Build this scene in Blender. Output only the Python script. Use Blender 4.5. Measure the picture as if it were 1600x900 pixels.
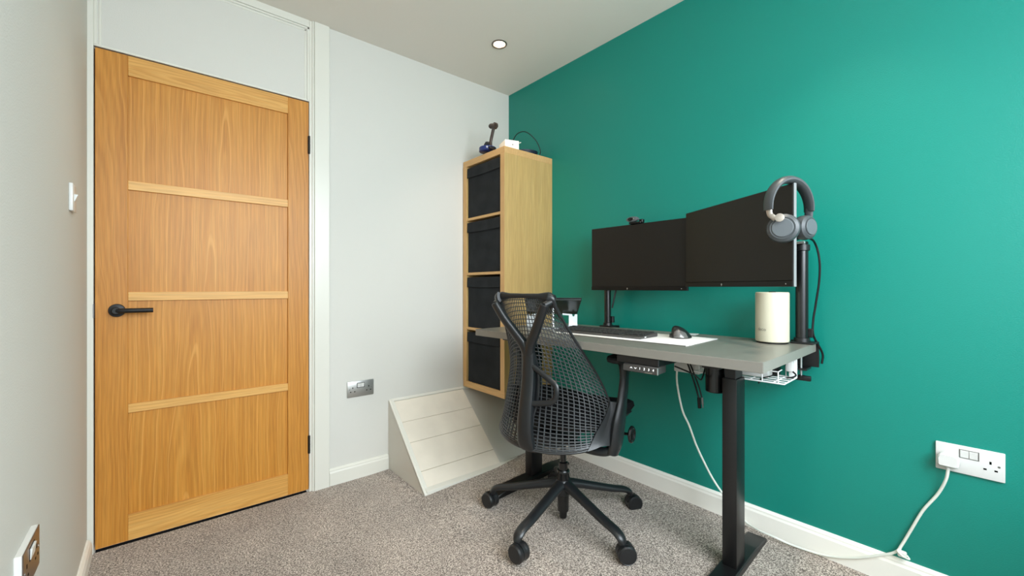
import bpy, bmesh, math, random
from mathutils import Vector, Matrix, Quaternion

random.seed(7)
S = bpy.context.scene
for o in list(bpy.data.objects):
    bpy.data.objects.remove(o)
C = S.collection
PI = math.pi

# ------------------------------------------------------------------ camera
cam = bpy.data.cameras.new('camera')
cam.sensor_width = 36.0
cam.lens = 662.0 / 1600.0 * 36.0
cam.shift_y = -1.0 / 1600.0
cam.clip_start = 0.02
cam_o = bpy.data.objects.new('camera', cam)
cam_o.location = (-1.919, -2.331, 1.045)
cam_o.rotation_euler = (PI / 2, 0, -math.radians(39.9))
C.objects.link(cam_o)
S.camera = cam_o

# ------------------------------------------------------------------ light
W = bpy.data.worlds.new('sky')
S.world = W
W.use_nodes = True
bg = W.node_tree.nodes['Background']
bg.inputs['Color'].default_value = (0.80, 0.90, 1.0, 1)
bg.inputs['Strength'].default_value = 3.0

def area(name, loc, rot, sx, sy, power, color, spread=180):
    l = bpy.data.lights.new(name, 'AREA')
    l.shape = 'RECTANGLE'; l.size = sx; l.size_y = sy
    l.energy = power; l.color = color; l.spread = math.radians(spread)
    o = bpy.data.objects.new(name, l)
    o.location = loc; o.rotation_euler = rot
    C.objects.link(o)
    return o
# daylight entering through the window behind the camera
area('window_daylight', (-1.25, -3.45, 1.95), (PI / 2 - math.radians(34), 0, 0), 2.4, 1.7, 185, (0.86, 0.95, 1.0))

S.view_settings.view_transform = 'Standard'
S.view_settings.look = 'None'
S.view_settings.gamma = 1.0
S.view_settings.use_curve_mapping = False
S.view_settings.exposure = 0.04
try:
    S.cycles.max_bounces = 10
    S.cycles.diffuse_bounces = 7
    S.cycles.use_denoising = True
    S.cycles.sample_clamp_indirect = 6.0
except Exception:
    pass

# ------------------------------------------------------------------ materials
def s2l(c):
    return tuple(((v / 255.0) / 12.92 if v <= 10.3 else ((v / 255.0 + 0.055) / 1.055) ** 2.4) for v in c)

class NT:
    def __init__(self, name):
        self.m = bpy.data.materials.new(name)
        self.m.use_nodes = True
        self.t = self.m.node_tree
        self.b = self.t.nodes['Principled BSDF']
    def n(self, kind, **kw):
        nd = self.t.nodes.new(kind)
        for k, v in kw.items():
            if k in nd.inputs:
                nd.inputs[k].default_value = v
            else:
                setattr(nd, k, v)
        return nd
    def l(self, a, b):
        self.t.links.new(a, b)

def mat(name, col, rough=0.5, metal=0.0, spec=0.5, bump=0.0, bscale=200.0, var=0.0, vscale=3.0,
        emit=None, estr=0.0, coat=0.0, stretch=(1, 1, 1), detail=3.0):
    N = NT(name)
    b = N.b
    c = s2l(col)
    b.inputs['Base Color'].default_value = (*c, 1)
    b.inputs['Roughness'].default_value = rough
    b.inputs['Metallic'].default_value = metal
    b.inputs['Specular IOR Level'].default_value = spec
    if coat:
        b.inputs['Coat Weight'].default_value = coat
        b.inputs['Coat Roughness'].default_value = 0.15
    tc = N.n('ShaderNodeTexCoord')
    mp = N.n('ShaderNodeMapping', Scale=stretch)
    N.l(tc.outputs['Object'], mp.inputs['Vector'])
    if var:
        no = N.n('ShaderNodeTexNoise', Scale=vscale, Detail=detail)
        N.l(mp.outputs['Vector'], no.inputs['Vector'])
        mr = N.n('ShaderNodeMapRange')
        mr.inputs['From Min'].default_value = 0.3; mr.inputs['From Max'].default_value = 0.7
        mr.inputs['To Min'].default_value = 1 - var; mr.inputs['To Max'].default_value = 1 + var
        N.l(no.outputs['Fac'], mr.inputs['Value'])
        mx = N.n('ShaderNodeVectorMath', operation='SCALE')
        mx.inputs[0].default_value = c
        N.l(mr.outputs['Result'], mx.inputs['Scale'])
        N.l(mx.outputs['Vector'], b.inputs['Base Color'])
    if bump:
        nb = N.n('ShaderNodeTexNoise', Scale=bscale, Detail=2.0)
        N.l(mp.outputs['Vector'], nb.inputs['Vector'])
        bp = N.n('ShaderNodeBump', Strength=bump, Distance=0.002)
        N.l(nb.outputs['Fac'], bp.inputs['Height'])
        N.l(bp.outputs['Normal'], b.inputs['Normal'])
    if emit:
        b.inputs['Emission Color'].default_value = (*s2l(emit), 1)
        b.inputs['Emission Strength'].default_value = estr
    return N.m

def wood(name, base, dark, light, grain='Z', rough=0.42, ring=9.0, fibre=1.0, cx=0.12, lightlines=0.5, bump=0.08, wob=0.05):
    """figured wood: tilted growth rings stretched along the grain plus fine fibres and pale lines"""
    N = NT(name); b = N.b
    b.inputs['Roughness'].default_value = rough
    b.inputs['Specular IOR Level'].default_value = 0.4
    tc = N.n('ShaderNodeTexCoord')
    oi = N.n('ShaderNodeObjectInfo')
    off = N.n('ShaderNodeVectorMath', operation='SCALE')
    off.inputs[0].default_value = (3.1, 1.7, 5.3)
    N.l(oi.outputs['Random'], off.inputs['Scale'])
    rot = N.n('ShaderNodeMapping')
    if grain == 'X':
        rot.inputs['Rotation'].default_value = (0, PI / 2, 0)
    elif grain == 'Y':
        rot.inputs['Rotation'].default_value = (PI / 2, 0, 0)
    N.l(tc.outputs['Object'], rot.inputs['Vector'])
    ad = N.n('ShaderNodeVectorMath', operation='ADD')
    N.l(rot.outputs['Vector'], ad.inputs[0]); N.l(off.outputs['Vector'], ad.inputs[1])
    # stretched growth rings about a slightly leaning axis: arches in the middle, straight lines at the sides
    st = N.n('ShaderNodeMapping', Scale=(1, 1, 0.06))
    N.l(rot.outputs['Vector'], st.inputs['Vector'])
    oc = N.n('ShaderNodeVectorMath', operation='MULTIPLY_ADD')
    N.l(oi.outputs['Random'], oc.inputs[0]); oc.inputs[1].default_value = (cx * 2, 0.0, 0.05); oc.inputs[2].default_value = (-cx, 0.0, -0.035)
    wm = N.n('ShaderNodeMapping', Scale=(1, 1, 0.4))
    N.l(ad.outputs['Vector'], wm.inputs['Vector'])
    wn = N.n('ShaderNodeTexNoise', Scale=5.0, Detail=2.0)
    N.l(wm.outputs['Vector'], wn.inputs['Vector'])
    ws = N.n('ShaderNodeVectorMath', operation='SCALE'); ws.inputs['Scale'].default_value = wob
    N.l(wn.outputs['Color'], ws.inputs[0])
    a1 = N.n('ShaderNodeVectorMath', operation='ADD')
    N.l(st.outputs['Vector'], a1.inputs[0]); N.l(oc.outputs['Vector'], a1.inputs[1])
    a2 = N.n('ShaderNodeVectorMath', operation='ADD')
    N.l(a1.outputs['Vector'], a2.inputs[0]); N.l(ws.outputs['Vector'], a2.inputs[1])
    wv = N.n('ShaderNodeTexWave', wave_type='RINGS', rings_direction='Y', Scale=ring, Distortion=0.6, Detail=1.5)
    wv.inputs['Detail Scale'].default_value = 2.0
    N.l(a2.outputs['Vector'], wv.inputs['Vector'])
    # fibres
    fm = N.n('ShaderNodeMapping', Scale=(1, 1, 0.025))
    N.l(ad.outputs['Vector'], fm.inputs['Vector'])
    fn = N.n('ShaderNodeTexNoise', Scale=330.0 * fibre, Detail=2.0)
    N.l(fm.outputs['Vector'], fn.inputs['Vector'])
    fm2 = N.n('ShaderNodeMapping', Scale=(1, 1, 0.06))
    N.l(ad.outputs['Vector'], fm2.inputs['Vector'])
    fn2 = N.n('ShaderNodeTexNoise', Scale=26.0, Detail=4.0)
    N.l(fm2.outputs['Vector'], fn2.inputs['Vector'])
    mixf = N.n('ShaderNodeMath', operation='MULTIPLY_ADD'); mixf.inputs[1].default_value = 0.20
    N.l(wv.outputs['Fac'], mixf.inputs[0])
    sc = N.n('ShaderNodeMath', operation='MULTIPLY'); sc.inputs[1].default_value = 0.86
    N.l(fn2.outputs['Fac'], sc.inputs[0]); N.l(sc.outputs[0], mixf.inputs[2])
    ra = N.n('ShaderNodeValToRGB')
    e = ra.color_ramp.elements
    e[0].position = 0.18; e[0].color = (*s2l(dark), 1)
    e[1].position = 0.85; e[1].color = (*s2l(light), 1)
    m = e.new(0.5); m.color = (*s2l(base), 1)
    N.l(mixf.outputs[0], ra.inputs['Fac'])
    # fibre darkening
    mr = N.n('ShaderNodeMapRange')
    mr.inputs['From Min'].default_value = 0.35; mr.inputs['From Max'].default_value = 0.65
    mr.inputs['To Min'].default_value = 0.88; mr.inputs['To Max'].default_value = 1.08
    N.l(fn.outputs['Fac'], mr.inputs['Value'])
    v = N.n('ShaderNodeVectorMath', operation='SCALE')
    N.l(ra.outputs['Color'], v.inputs[0]); N.l(mr.outputs['Result'], v.inputs['Scale'])
    # pale thin growth lines
    wl = N.n('ShaderNodeTexWave', wave_type='RINGS', rings_direction='Y', Scale=ring * .37, Distortion=0.25, Detail=1.0)
    N.l(a2.outputs['Vector'], wl.inputs['Vector'])
    pr = N.n('ShaderNodeMapRange')
    pr.inputs['From Min'].default_value = 0.975; pr.inputs['From Max'].default_value = 1.0
    pr.inputs['To Max'].default_value = lightlines
    N.l(wl.outputs['Fac'], pr.inputs['Value'])
    mx = N.n('ShaderNodeMix', data_type='RGBA')
    N.l(pr.outputs['Result'], mx.inputs[0])
    N.l(v.outputs['Vector'], mx.inputs[6])
    mx.inputs[7].default_value = (*s2l(tuple(min(255, x + 22) for x in light)), 1)
    N.l(mx.outputs[2], b.inputs['Base Color'])
    bp = N.n('ShaderNodeBump', Strength=bump, Distance=0.001)
    N.l(fn.outputs['Fac'], bp.inputs['Height'])
    N.l(bp.outputs['Normal'], b.inputs['Normal'])
    return N.m

def carpet_mat():
    N = NT('taupe twist pile carpet'); b = N.b
    b.inputs['Roughness'].default_value = 1.0
    b.inputs['Specular IOR Level'].default_value = 0.05
    b.inputs['Sheen Weight'].default_value = 0.25
    tc = N.n('ShaderNodeTexCoord')
    n1 = N.n('ShaderNodeTexNoise', Scale=185.0, Detail=3.5, Roughness=0.75)
    N.l(tc.outputs['Object'], n1.inputs['Vector'])
    ra = N.n('ShaderNodeValToRGB')
    e = ra.color_ramp.elements
    e[0].position = 0.36; e[0].color = (*s2l((72, 63, 56)), 1)
    e[1].position = 0.64; e[1].color = (*s2l((212, 199, 186)), 1)
    m = e.new(0.5); m.color = (*s2l((146, 133, 122)), 1)
    vo = N.n('ShaderNodeTexVoronoi', Scale=330.0)
    N.l(tc.outputs['Object'], vo.inputs['Vector'])
    sx = N.n('ShaderNodeSeparateColor')
    N.l(vo.outputs['Color'], sx.inputs['Color'])
    mxv = N.n('ShaderNodeMath', operation='MULTIPLY_ADD'); mxv.inputs[1].default_value = 0.20; mxv.inputs[2].default_value = -0.10
    N.l(sx.outputs[0], mxv.inputs[0])
    adv = N.n('ShaderNodeMath', operation='ADD')
    N.l(n1.outputs['Fac'], adv.inputs[0]); N.l(mxv.outputs[0], adv.inputs[1])
    N.l(adv.outputs[0], ra.inputs['Fac'])
    n2 = N.n('ShaderNodeTexNoise', Scale=3.5, Detail=3.0)
    N.l(tc.outputs['Object'], n2.inputs['Vector'])
    mr = N.n('ShaderNodeMapRange')
    mr.inputs['From Min'].default_value = 0.3; mr.inputs['From Max'].default_value = 0.7
    mr.inputs['To Min'].default_value = 0.84; mr.inputs['To Max'].default_value = 1.14
    N.l(n2.outputs['Fac'], mr.inputs['Value'])
    v = N.n('ShaderNodeVectorMath', operation='SCALE')
    N.l(ra.outputs['Color'], v.inputs[0]); N.l(mr.outputs['Result'], v.inputs['Scale'])
    N.l(v.outputs['Vector'], b.inputs['Base Color'])
    n3 = N.n('ShaderNodeTexNoise', Scale=300.0, Detail=2.0)
    N.l(tc.outputs['Object'], n3.inputs['Vector'])
    bp = N.n('ShaderNodeBump', Strength=0.7, Distance=0.003)
    N.l(n3.outputs['Fac'], bp.inputs['Height'])
    N.l(bp.outputs['Normal'], b.inputs['Normal'])
    return N.m

M = {}
M['wall'] = mat('white emulsion', (209, 207, 200), 0.75, bump=0.25, bscale=230, spec=0.3)
M['ceil'] = mat('ceiling emulsion', (226, 220, 211), 0.85, bump=0.15, bscale=150, spec=0.2)
M['green'] = mat('teal green emulsion', (0, 128, 114), 0.42, bump=0.25, bscale=260, spec=0.5)
M['gloss'] = mat('white satin woodwork', (219, 217, 207), 0.30, spec=0.5, bump=0.05, bscale=25)
M['trans'] = mat('satin painted transom panel', (192, 190, 181), 0.11, spec=0.5, bump=0.06, bscale=14)
M['skirt'] = mat('cream white skirting paint', (246, 243, 234), 0.35, spec=0.5, bump=0.06, bscale=30)
M['carpet'] = carpet_mat()
M['oakZ'] = wood('oak vertical grain', (190, 127, 49), (174, 111, 38), (204, 143, 63), 'Z', ring=24, lightlines=0.2, cx=.05)
M['oakP'] = wood('oak veneer panel', (193, 130, 50), (180, 116, 40), (205, 145, 64), 'Z', ring=20, lightlines=0.42, cx=.14)
M['oakX'] = wood('oak rail grain', (207, 152, 78), (186, 128, 56), (218, 168, 95), 'X', ring=30, lightlines=0.12, cx=.03)
M['oakXl'] = wood('pale oak rail grain', (214, 162, 90), (204, 150, 79), (223, 175, 106), 'X', ring=24, lightlines=0.1)
M['foil'] = wood('oak effect foil', (190, 156, 98), (182, 147, 90), (198, 165, 108), 'Z', ring=30, lightlines=0.0, rough=0.5, wob=0.02, bump=0.03, cx=.5)
M['foilF'] = wood('oak effect edging', (206, 163, 108), (200, 156, 100), (212, 170, 116), 'Z', ring=20, lightlines=0.0, rough=0.5, wob=0.02, bump=0.02)
M['foilH'] = wood('oak effect edging level', (206, 163, 108), (200, 156, 100), (212, 170, 116), 'Y', ring=20, lightlines=0.0, rough=0.5, wob=0.02, bump=0.02)
M['fabric'] = mat('black box fabric', (38, 40, 42), 0.9, spec=0.2, bump=0.35, bscale=320, var=0.25, vscale=9)
M['fabric2'] = mat('black seam fabric', (27, 28, 30), 0.9, spec=0.2, bump=0.3, bscale=320)
M['boardw'] = mat('limed board paint', (222, 214, 200), 0.42, spec=0.45, var=0.06, vscale=7, bump=0.06, bscale=40)
M['shadep'] = mat('grey cabinet-shade paint', (196, 193, 184), 0.6, spec=0.3, bump=0.06, bscale=40)  # greyer tone carries the shade below the wall cabinet
M['sidep'] = mat('pale grey painted board', (208, 204, 194), 0.5, spec=0.4, bump=0.05, bscale=30)
M['desk'] = mat('warm grey desk laminate', (112, 110, 103), 0.34, spec=0.5, var=0.05, vscale=5, stretch=(1, 4, 1), bump=0.03, bscale=300)
M['deske'] = mat('grey laminate edge', (128, 124, 116), 0.4, spec=0.5, bump=0.02, bscale=200)
M['blkmet'] = mat('black powder coat', (17, 17, 18), 0.38, spec=0.5, bump=0.05, bscale=400)
M['blkgloss'] = mat('satin black tube', (14, 15, 16), 0.25, spec=0.6)
M['blkpl'] = mat('dark grey chair plastic', (25, 27, 29), 0.34, spec=0.5, bump=0.08, bscale=500)
M['mesh'] = mat('charcoal elastomer webbing', (58, 60, 62), 0.36, spec=0.5)
M['blkpad'] = mat('black soft pad', (16, 16, 18), 0.6, spec=0.4, bump=0.1, bscale=300)
M['seatf'] = mat('black seat fabric', (20, 20, 22), 0.95, spec=0.15, bump=0.4, bscale=300)
M['caster'] = mat('black nylon', (22, 23, 25), 0.4, spec=0.5)
M['screen'] = mat('matte black screen', (17, 15, 12), 0.45, spec=0.4)
M['bezel'] = mat('black bezel plastic', (14, 13, 12), 0.4, spec=0.3)
M['silver'] = mat('silver aluminium', (190, 192, 192), 0.35, metal=0.9)
M['greyedge'] = mat('grey monitor edge', (120, 124, 124), 0.4, spec=0.5)
M['steel'] = mat('brushed steel plate', (186, 186, 183), 0.36, metal=0.85, bump=0.1, bscale=60, stretch=(1, 1, 30))
M['chrome'] = mat('dark brushed chrome', (122, 110, 104), 0.32, metal=0.85)
M['white'] = mat('white plastic', (214, 214, 211), 0.3, spec=0.5)
M['cream'] = mat('cream white plastic', (206, 200, 176), 0.4, spec=0.5)
M['whitew'] = mat('white coated wire', (240, 240, 240), 0.3, spec=0.5)
M['whitec'] = mat('white cable sheath', (224, 226, 216), 0.45, spec=0.4)
M['blkc'] = mat('black cable sheath', (14, 14, 15), 0.45, spec=0.4)
M['dark'] = mat('dark slot', (10, 10, 10), 0.8, spec=0.1)
M['matpad'] = mat('white desk mat', (228, 226, 222), 0.55, spec=0.3, bump=0.08, bscale=300)
M['keys'] = mat('charcoal key plastic', (36, 38, 38), 0.5, spec=0.4)
M['kbody'] = mat('graphite keyboard shell', (62, 60, 58), 0.4, spec=0.5)
M['mouse'] = mat('graphite mouse shell', (24, 24, 25), 0.35, spec=0.5)
M['mouses'] = mat('glossy mouse flank', (120, 118, 116), 0.22, metal=0.5)
M['hp'] = mat('slate headphone plastic', (64, 68, 70), 0.42, spec=0.5, bump=0.04, bscale=300)
M['hpd'] = mat('dark headphone cushion', (50, 53, 56), 0.55, spec=0.4, bump=0.1, bscale=200)
M['hpl'] = mat('headphone cap', (86, 91, 94), 0.38, spec=0.5)
M['rose'] = mat('champagne metal yoke', (186, 176, 166), 0.28, metal=0.8)
M['lid'] = mat('dark laptop lid', (30, 36, 34), 0.25, spec=0.6, metal=0.3)
M['blue'] = mat('navy blue plastic', (24, 42, 100), 0.35, spec=0.5)
M['brown'] = mat('dark bronze metal', (62, 52, 46), 0.35, metal=0.3)
M['card'] = mat('white carton', (240, 236, 226), 0.6, spec=0.3)
M['navyc'] = mat('navy cable sheath', (24, 40, 60), 0.4, spec=0.5)
M['cableg'] = mat('dark green cable sheath', (10, 40, 34), 0.4, spec=0.5)
M['glow'] = mat('white legend', (240, 240, 240), 0.5, emit=(255, 255, 255), estr=0.8)
M['lamp'] = mat('lit lamp lens', (255, 250, 235), 0.5, emit=(255, 236, 196), estr=14.0)
M['ink'] = mat('grey print', (120, 116, 104), 0.6)
M['glass'] = mat('window frame white', (240, 240, 240), 0.3)
M['screw'] = mat('screw metal', (150, 150, 150), 0.3, metal=0.9)
M['black'] = mat('matt black ironmongery', (16, 16, 17), 0.45, spec=0.4)

# ------------------------------------------------------------------ mesh helpers
def V(*a):
    return Vector(a if len(a) > 1 else a[0])

class MB:
    def __init__(self):
        self.bm = bmesh.new()
    def box(self, lo, hi, bev=0.0, seg=1, rot=None, piv=None):
        t = bmesh.new()
        bmesh.ops.create_cube(t, size=1.0)
        lo = Vector(lo); hi = Vector(hi)
        for v in t.verts:
            v.co = Vector((lo[i] + (v.co[i] + 0.5) * (hi[i] - lo[i]) for i in range(3)))
        if bev > 0:
            bmesh.ops.bevel(t, geom=list(t.edges), offset=bev, segments=seg, affect='EDGES', profile=0.5)
        return self.add(t, rot, piv if piv is not None else (lo + hi) / 2)
    def add(self, t, rot=None, piv=None):
        if rot is not None:
            m = Matrix.Translation(piv) @ rot.to_matrix().to_4x4() @ Matrix.Translation(-Vector(piv))
            bmesh.ops.transform(t, matrix=m, verts=t.verts)
        me = bpy.data.meshes.new('tmp'); t.to_mesh(me); t.free()
        self.bm.from_mesh(me); bpy.data.meshes.remove(me)
        return self
    def tube(self, pts, r, n=10, caps=True, flat=None, up=None, closed=False):
        """sweep a round (or flattened: flat=(a,b) multipliers) section along pts; r number or list"""
        P = [Vector(p) for p in pts]; k = len(P)
        R = r if isinstance(r, (list, tuple)) else [r] * k
        T = []
        for i in range(k):
            if closed:
                a = P[(i - 1) % k]; b = P[(i + 1) % k]
            else:
                a = P[max(0, i - 1)]; b = P[min(k - 1, i + 1)]
            d = (b - a)
            T.append(d.normalized() if d.length > 1e-9 else Vector((0, 0, 1)))
        u = Vector(up) if up is not None else (Vector((0, 0, 1)) if abs(T[0].z) < 0.9 else Vector((1, 0, 0)))
        rings = []
        fa, fb = flat if flat else (1, 1)
        for i in range(k):
            if i > 0 and up is None:
                q = T[i - 1].rotation_difference(T[i]); u = q @ u
            uu = (u - T[i] * u.dot(T[i]))
            if uu.length < 1e-6:
                uu = T[i].orthogonal()
            uu.normalize(); w = T[i].cross(uu)
            rr = R[i]
            if not isinstance(rr, (list, tuple)):
                rr = (rr * fa, rr * fb)
            rings.append([self.bm.verts.new(P[i] + uu * math.cos(2 * PI * j / n) * rr[0] + w * math.sin(2 * PI * j / n) * rr[1]) for j in range(n)])
        m = k if closed else k - 1
        for i in range(m):
            A = rings[i]; B = rings[(i + 1) % k]
            for j in range(n):
                self.bm.faces.new((A[j], A[(j + 1) % n], B[(j + 1) % n], B[j]))
        if caps and not closed:
            self.bm.faces.new(list(reversed(rings[0]))); self.bm.faces.new(rings[-1])
        return self
    def cyl(self, a, b, r, n=24, r2=None):
        return self.tube([a, b], [r, r if r2 is None else r2], n)
    def lathe(self, prof, org=(0, 0, 0), axis=(0, 0, 1), n=32):
        """prof: list of (radius, height) about axis through org"""
        ax = Vector(axis).normalized(); o = Vector(org)
        u = ax.orthogonal().normalized(); w = ax.cross(u)
        rings = []
        for r, h in prof:
            if r < 1e-6:
                rings.append([self.bm.verts.new(o + ax * h)])
            else:
                rings.append([self.bm.verts.new(o + ax * h + (u * math.cos(2 * PI * j / n) + w * math.sin(2 * PI * j / n)) * r) for j in range(n)])
        for A, B in zip(rings, rings[1:]):
            for j in range(n):
                a0 = A[j % len(A)]; a1 = A[(j + 1) % len(A)]; b0 = B[j % len(B)]; b1 = B[(j + 1) % len(B)]
                vs = []
                for x in (a0, a1, b1, b0):
                    if x not in vs: vs.append(x)
                if len(vs) > 2: self.bm.faces.new(vs)
        for e, rg in ((0, rings[0]), (1, rings[-1])):
            if len(rg) > 1:
                self.bm.faces.new(list(reversed(rg)) if e == 0 else rg)
        return self
    def prism(self, outline, vec, bev=0.0):
        """outline: closed list of 3D points, extruded by vec"""
        t = bmesh.new()
        vs = [t.verts.new(p) for p in outline]
        t.faces.new(vs)
        v = Vector(vec)
        r = bmesh.ops.extrude_face_region(t, geom=list(t.faces))
        for x in r['geom']:
            if isinstance(x, bmesh.types.BMVert): x.co += v
        bmesh.ops.recalc_face_normals(t, faces=t.faces)
        if bev: bmesh.ops.bevel(t, geom=list(t.edges), offset=bev, segments=1, affect='EDGES')
        return self.add(t)
    def grid(self, f, nu, nv, thick=0.0):
        G = [[self.bm.verts.new(f(i / nu, j / nv)) for j in range(nv + 1)] for i in range(nu + 1)]
        for i in range(nu):
            for j in range(nv):
                self.bm.faces.new((G[i][j], G[i + 1][j], G[i + 1][j + 1], G[i][j + 1]))
        if thick:
            self.bm.normal_update()
            bmesh.ops.solidify(self.bm, geom=list(self.bm.faces), thickness=thick)
        return self

def link(name, mb, m, parent=None, smooth=True, sub=0, angle=35):
    bm = mb.bm if isinstance(mb, MB) else mb
    bmesh.ops.recalc_face_normals(bm, faces=bm.faces)
    me = bpy.data.meshes.new(name)
    bm.to_mesh(me); bm.free()
    me.materials.append(M[m] if isinstance(m, str) else m)
    if smooth:
        ca = math.cos(math.radians(angle))
        for p in me.polygons: p.use_smooth = True
        b2 = bmesh.new(); b2.from_mesh(me)
        for e in b2.edges:
            if len(e.link_faces) == 2 and e.link_faces[0].normal.dot(e.link_faces[1].normal) < ca:
                e.smooth = False
        b2.to_mesh(me); b2.free()
    o = bpy.data.objects.new(name, me)
    C.objects.link(o)
    if parent is not None: o.parent = parent
    if sub:
        s = o.modifiers.new('smooth', 'SUBSURF'); s.levels = sub; s.render_levels = sub
    return o

def thing(name, label, cat, loc=(0, 0, 0), rz=0.0, group=None):
    o = bpy.data.objects.new(name, None); C.objects.link(o)
    o.empty_display_size = 0.05
    o.location = loc; o.rotation_euler = (0, 0, rz)
    tag(o, label, cat, group)
    return o
def tag(o, label, cat, group=None):
    o['label'] = label; o['category'] = cat
    if group: o['group'] = group
    return o
def struct(o, label=None, cat=None):
    o['kind'] = 'structure'
    if label: o['label'] = label
    if cat: o['category'] = cat
    return o
def spline(pts, n=8):
    """Catmull-Rom through pts"""
    P = [Vector(p) for p in pts]; P = [P[0] * 2 - P[1]] + P + [P[-1] * 2 - P[-2]]
    out = []
    for i in range(1, len(P) - 2):
        a, b, c, d = P[i - 1:i + 3]
        for k in range(n):
            t = k / n
            out.append(0.5 * ((2 * b) + (c - a) * t + (2 * a - 5 * b + 4 * c - d) * t * t + (3 * b - a - 3 * c + d) * t ** 3))
    out.append(P[-2]); return out
def lerpk(keys, t):
    """smooth interpolation of tuples keyed by position"""
    for (t0, a), (t1, b) in zip(keys, keys[1:]):
        if t <= t1:
            s = (t - t0) / (t1 - t0); 
            return tuple(x + (y - x) * s for x, y in zip(a, b))
    return keys[-1][1]
def text(name, s, size, m, parent, loc, xdir, zdir, depth=0.0004):
    """flat lettering whose reading direction is xdir and up direction zdir"""
    cu = bpy.data.curves.new(name, 'FONT'); cu.body = s; cu.size = size
    cu.align_x = 'CENTER'; cu.align_y = 'CENTER'; cu.extrude = depth
    t = bpy.data.objects.new('tmp_text', cu); C.objects.link(t)
    dg = bpy.context.evaluated_depsgraph_get()
    me = bpy.data.meshes.new_from_object(t.evaluated_get(dg))
    bpy.data.objects.remove(t); bpy.data.curves.remove(cu)
    x = Vector(xdir).normalized(); z = Vector(zdir).normalized(); n = x.cross(z)
    mt = Matrix((x, z, n)).transposed().to_4x4(); mt.translation = Vector(loc)
    me.transform(mt); me.materials.clear(); me.materials.append(M[m])
    o = bpy.data.objects.new(name, me); C.objects.link(o); o.parent = parent
    return o

# ================================================================== ROOM
XL, YB, ZC = -2.13, -2.90, 2.41
def fz(x):
    """the carpet lifts slightly towards the green wall"""
    return 0.0 if x < -1 else 0.04 * (1 + x)
fl = MB()
fl.prism([(XL, YB, 0), (-1, YB, 0), (0, YB, .04), (0.0, YB, -.1), (XL, YB, -.1)], (0, -YB, 0))
struct(link('floor', fl, 'carpet', smooth=False))
struct(link('ceiling', MB().box((XL - .1, YB - .1, ZC), (.1, .1, ZC + .1)), 'ceil', smooth=False))
struct(link('wall_left', MB().box((XL - .1, YB - .1, -.1), (XL, .1, ZC)), 'wall', smooth=False))
struct(link('wall_right', MB().box((0, YB - .1, -.1), (.1, .1, ZC)), 'green', smooth=False))
# door wall with the doorway opening
w = MB()
w.box((-1.315, 0, -.1), (0, .1, ZC))
w.box((XL, 0, 2.005), (-1.315, .1, ZC))
struct(link('wall_back', w, 'wall', smooth=False))
# window wall behind the camera with an opening
WX0, WX1, WZ0, WZ1 = -2.02, -.30, .72, 2.20
w = MB()
w.box((XL, YB - .1, -.1), (WX0, YB, ZC)); w.box((WX1, YB - .1, -.1), (0, YB, ZC))
w.box((WX0, YB - .1, -.1), (WX1, YB, WZ0)); w.box((WX0, YB - .1, WZ1), (WX1, YB, ZC))
struct(link('wall_front', w, 'wall', smooth=False))
win = MB()
for a in (WX0, (WX0 + WX1) / 2 - .03, WX1 - .06):
    win.box((a, YB - .08, WZ0), (a + .06, YB - .02, WZ1), .004)
win.box((WX0, YB - .08, WZ0), (WX1, YB - .02, WZ0 + .06), .004)
win.box((WX0, YB - .08, WZ1 - .06), (WX1, YB - .02, WZ1), .004)
wo = struct(link('window_1', win, 'glass', smooth=False))
link('window_sill', MB().box((WX0 - .03, YB - .02, WZ0 - .03), (WX1 + .03, YB + .10, WZ0), .006, 2), 'gloss', wo)

# skirting boards with a moulded top
def skirt(name, a, b, z0, h, t, nrm, m='skirt'):
    a = Vector(a); b = Vector(b); n = Vector(nrm)
    pr = [(0, 0), (t, 0), (t, h - .022), (t * .8, h - .014), (t * .78, h - .008), (t * .35, h), (0, h)]
    d = b - a
    mb = MB(); mb.prism([a + n * x + Vector((0, 0, z0 + z)) for x, z in pr], d)
    return struct(link(name, mb, m, smooth=False))
skirt('baseboard_right', (0, YB, 0), (0, -.0, 0), .035, .098, .016, (-1, 0, 0))
skirt('baseboard_left', (XL, YB, 0), (XL, -.022, 0), -.01, .078, .016, (1, 0, 0))
skirt('baseboard_back', (-1.227, 0, 0), (-.902, 0, 0), -.01, .098, .014, (0, -1, 0), 'gloss')

# doorway: jambs, stops, architrave, head, transom panel and its beads
j = MB()
j.box((XL, -.010, -.02), (-2.112, .06, ZC), .001)
j.box((-2.112, .02, 1.993), (-1.322, .06, 2.03))
struct(link('trim_1', j, 'gloss', smooth=False), 'white door jamb beside the latch edge of the oak door')
j = MB()
j.box((-1.3245, -.004, -.02), (-1.303, .06, ZC), .002)
j.box((-1.312, -.012, -.02), (-1.303, 0.0, ZC), .0015)
struct(link('trim_2', j, 'gloss', smooth=False), 'white door jamb on the hinge side of the oak door')
j = MB()
j.box((-1.302, -.016, -.02), (-1.228, 0, ZC), .003, 2)
struct(link('trim_3', j, 'gloss', smooth=False), 'flat white architrave running floor to ceiling beside the hinge side')
j = MB()
j.box((-2.112, .004, 1.9955), (-1.3245, .03, ZC), 0)
struct(link('trim_4', j, 'trans', smooth=False), 'white painted transom panel above the oak door')
j = MB()
for k, (o1, o2, dpt) in enumerate(((0.0, .010, -.006), (.014, .022, -.002))):
    j.box((-2.112 , dpt, 2.372 - o2), (-1.3245 - o1, .006, 2.372 - o1), .0015)
    j.box((-1.3245 - o2, dpt, 2.0), (-1.3245 - o1, .006, 2.372 - o1), .0015)
    j.box((-2.112 + o1, dpt, 2.0), (-2.112 + o2, .006, 2.372 - o1), .0015)
j.box((-2.112, -.006, 2.374), (-1.3245, .006, ZC), .001)
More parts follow.
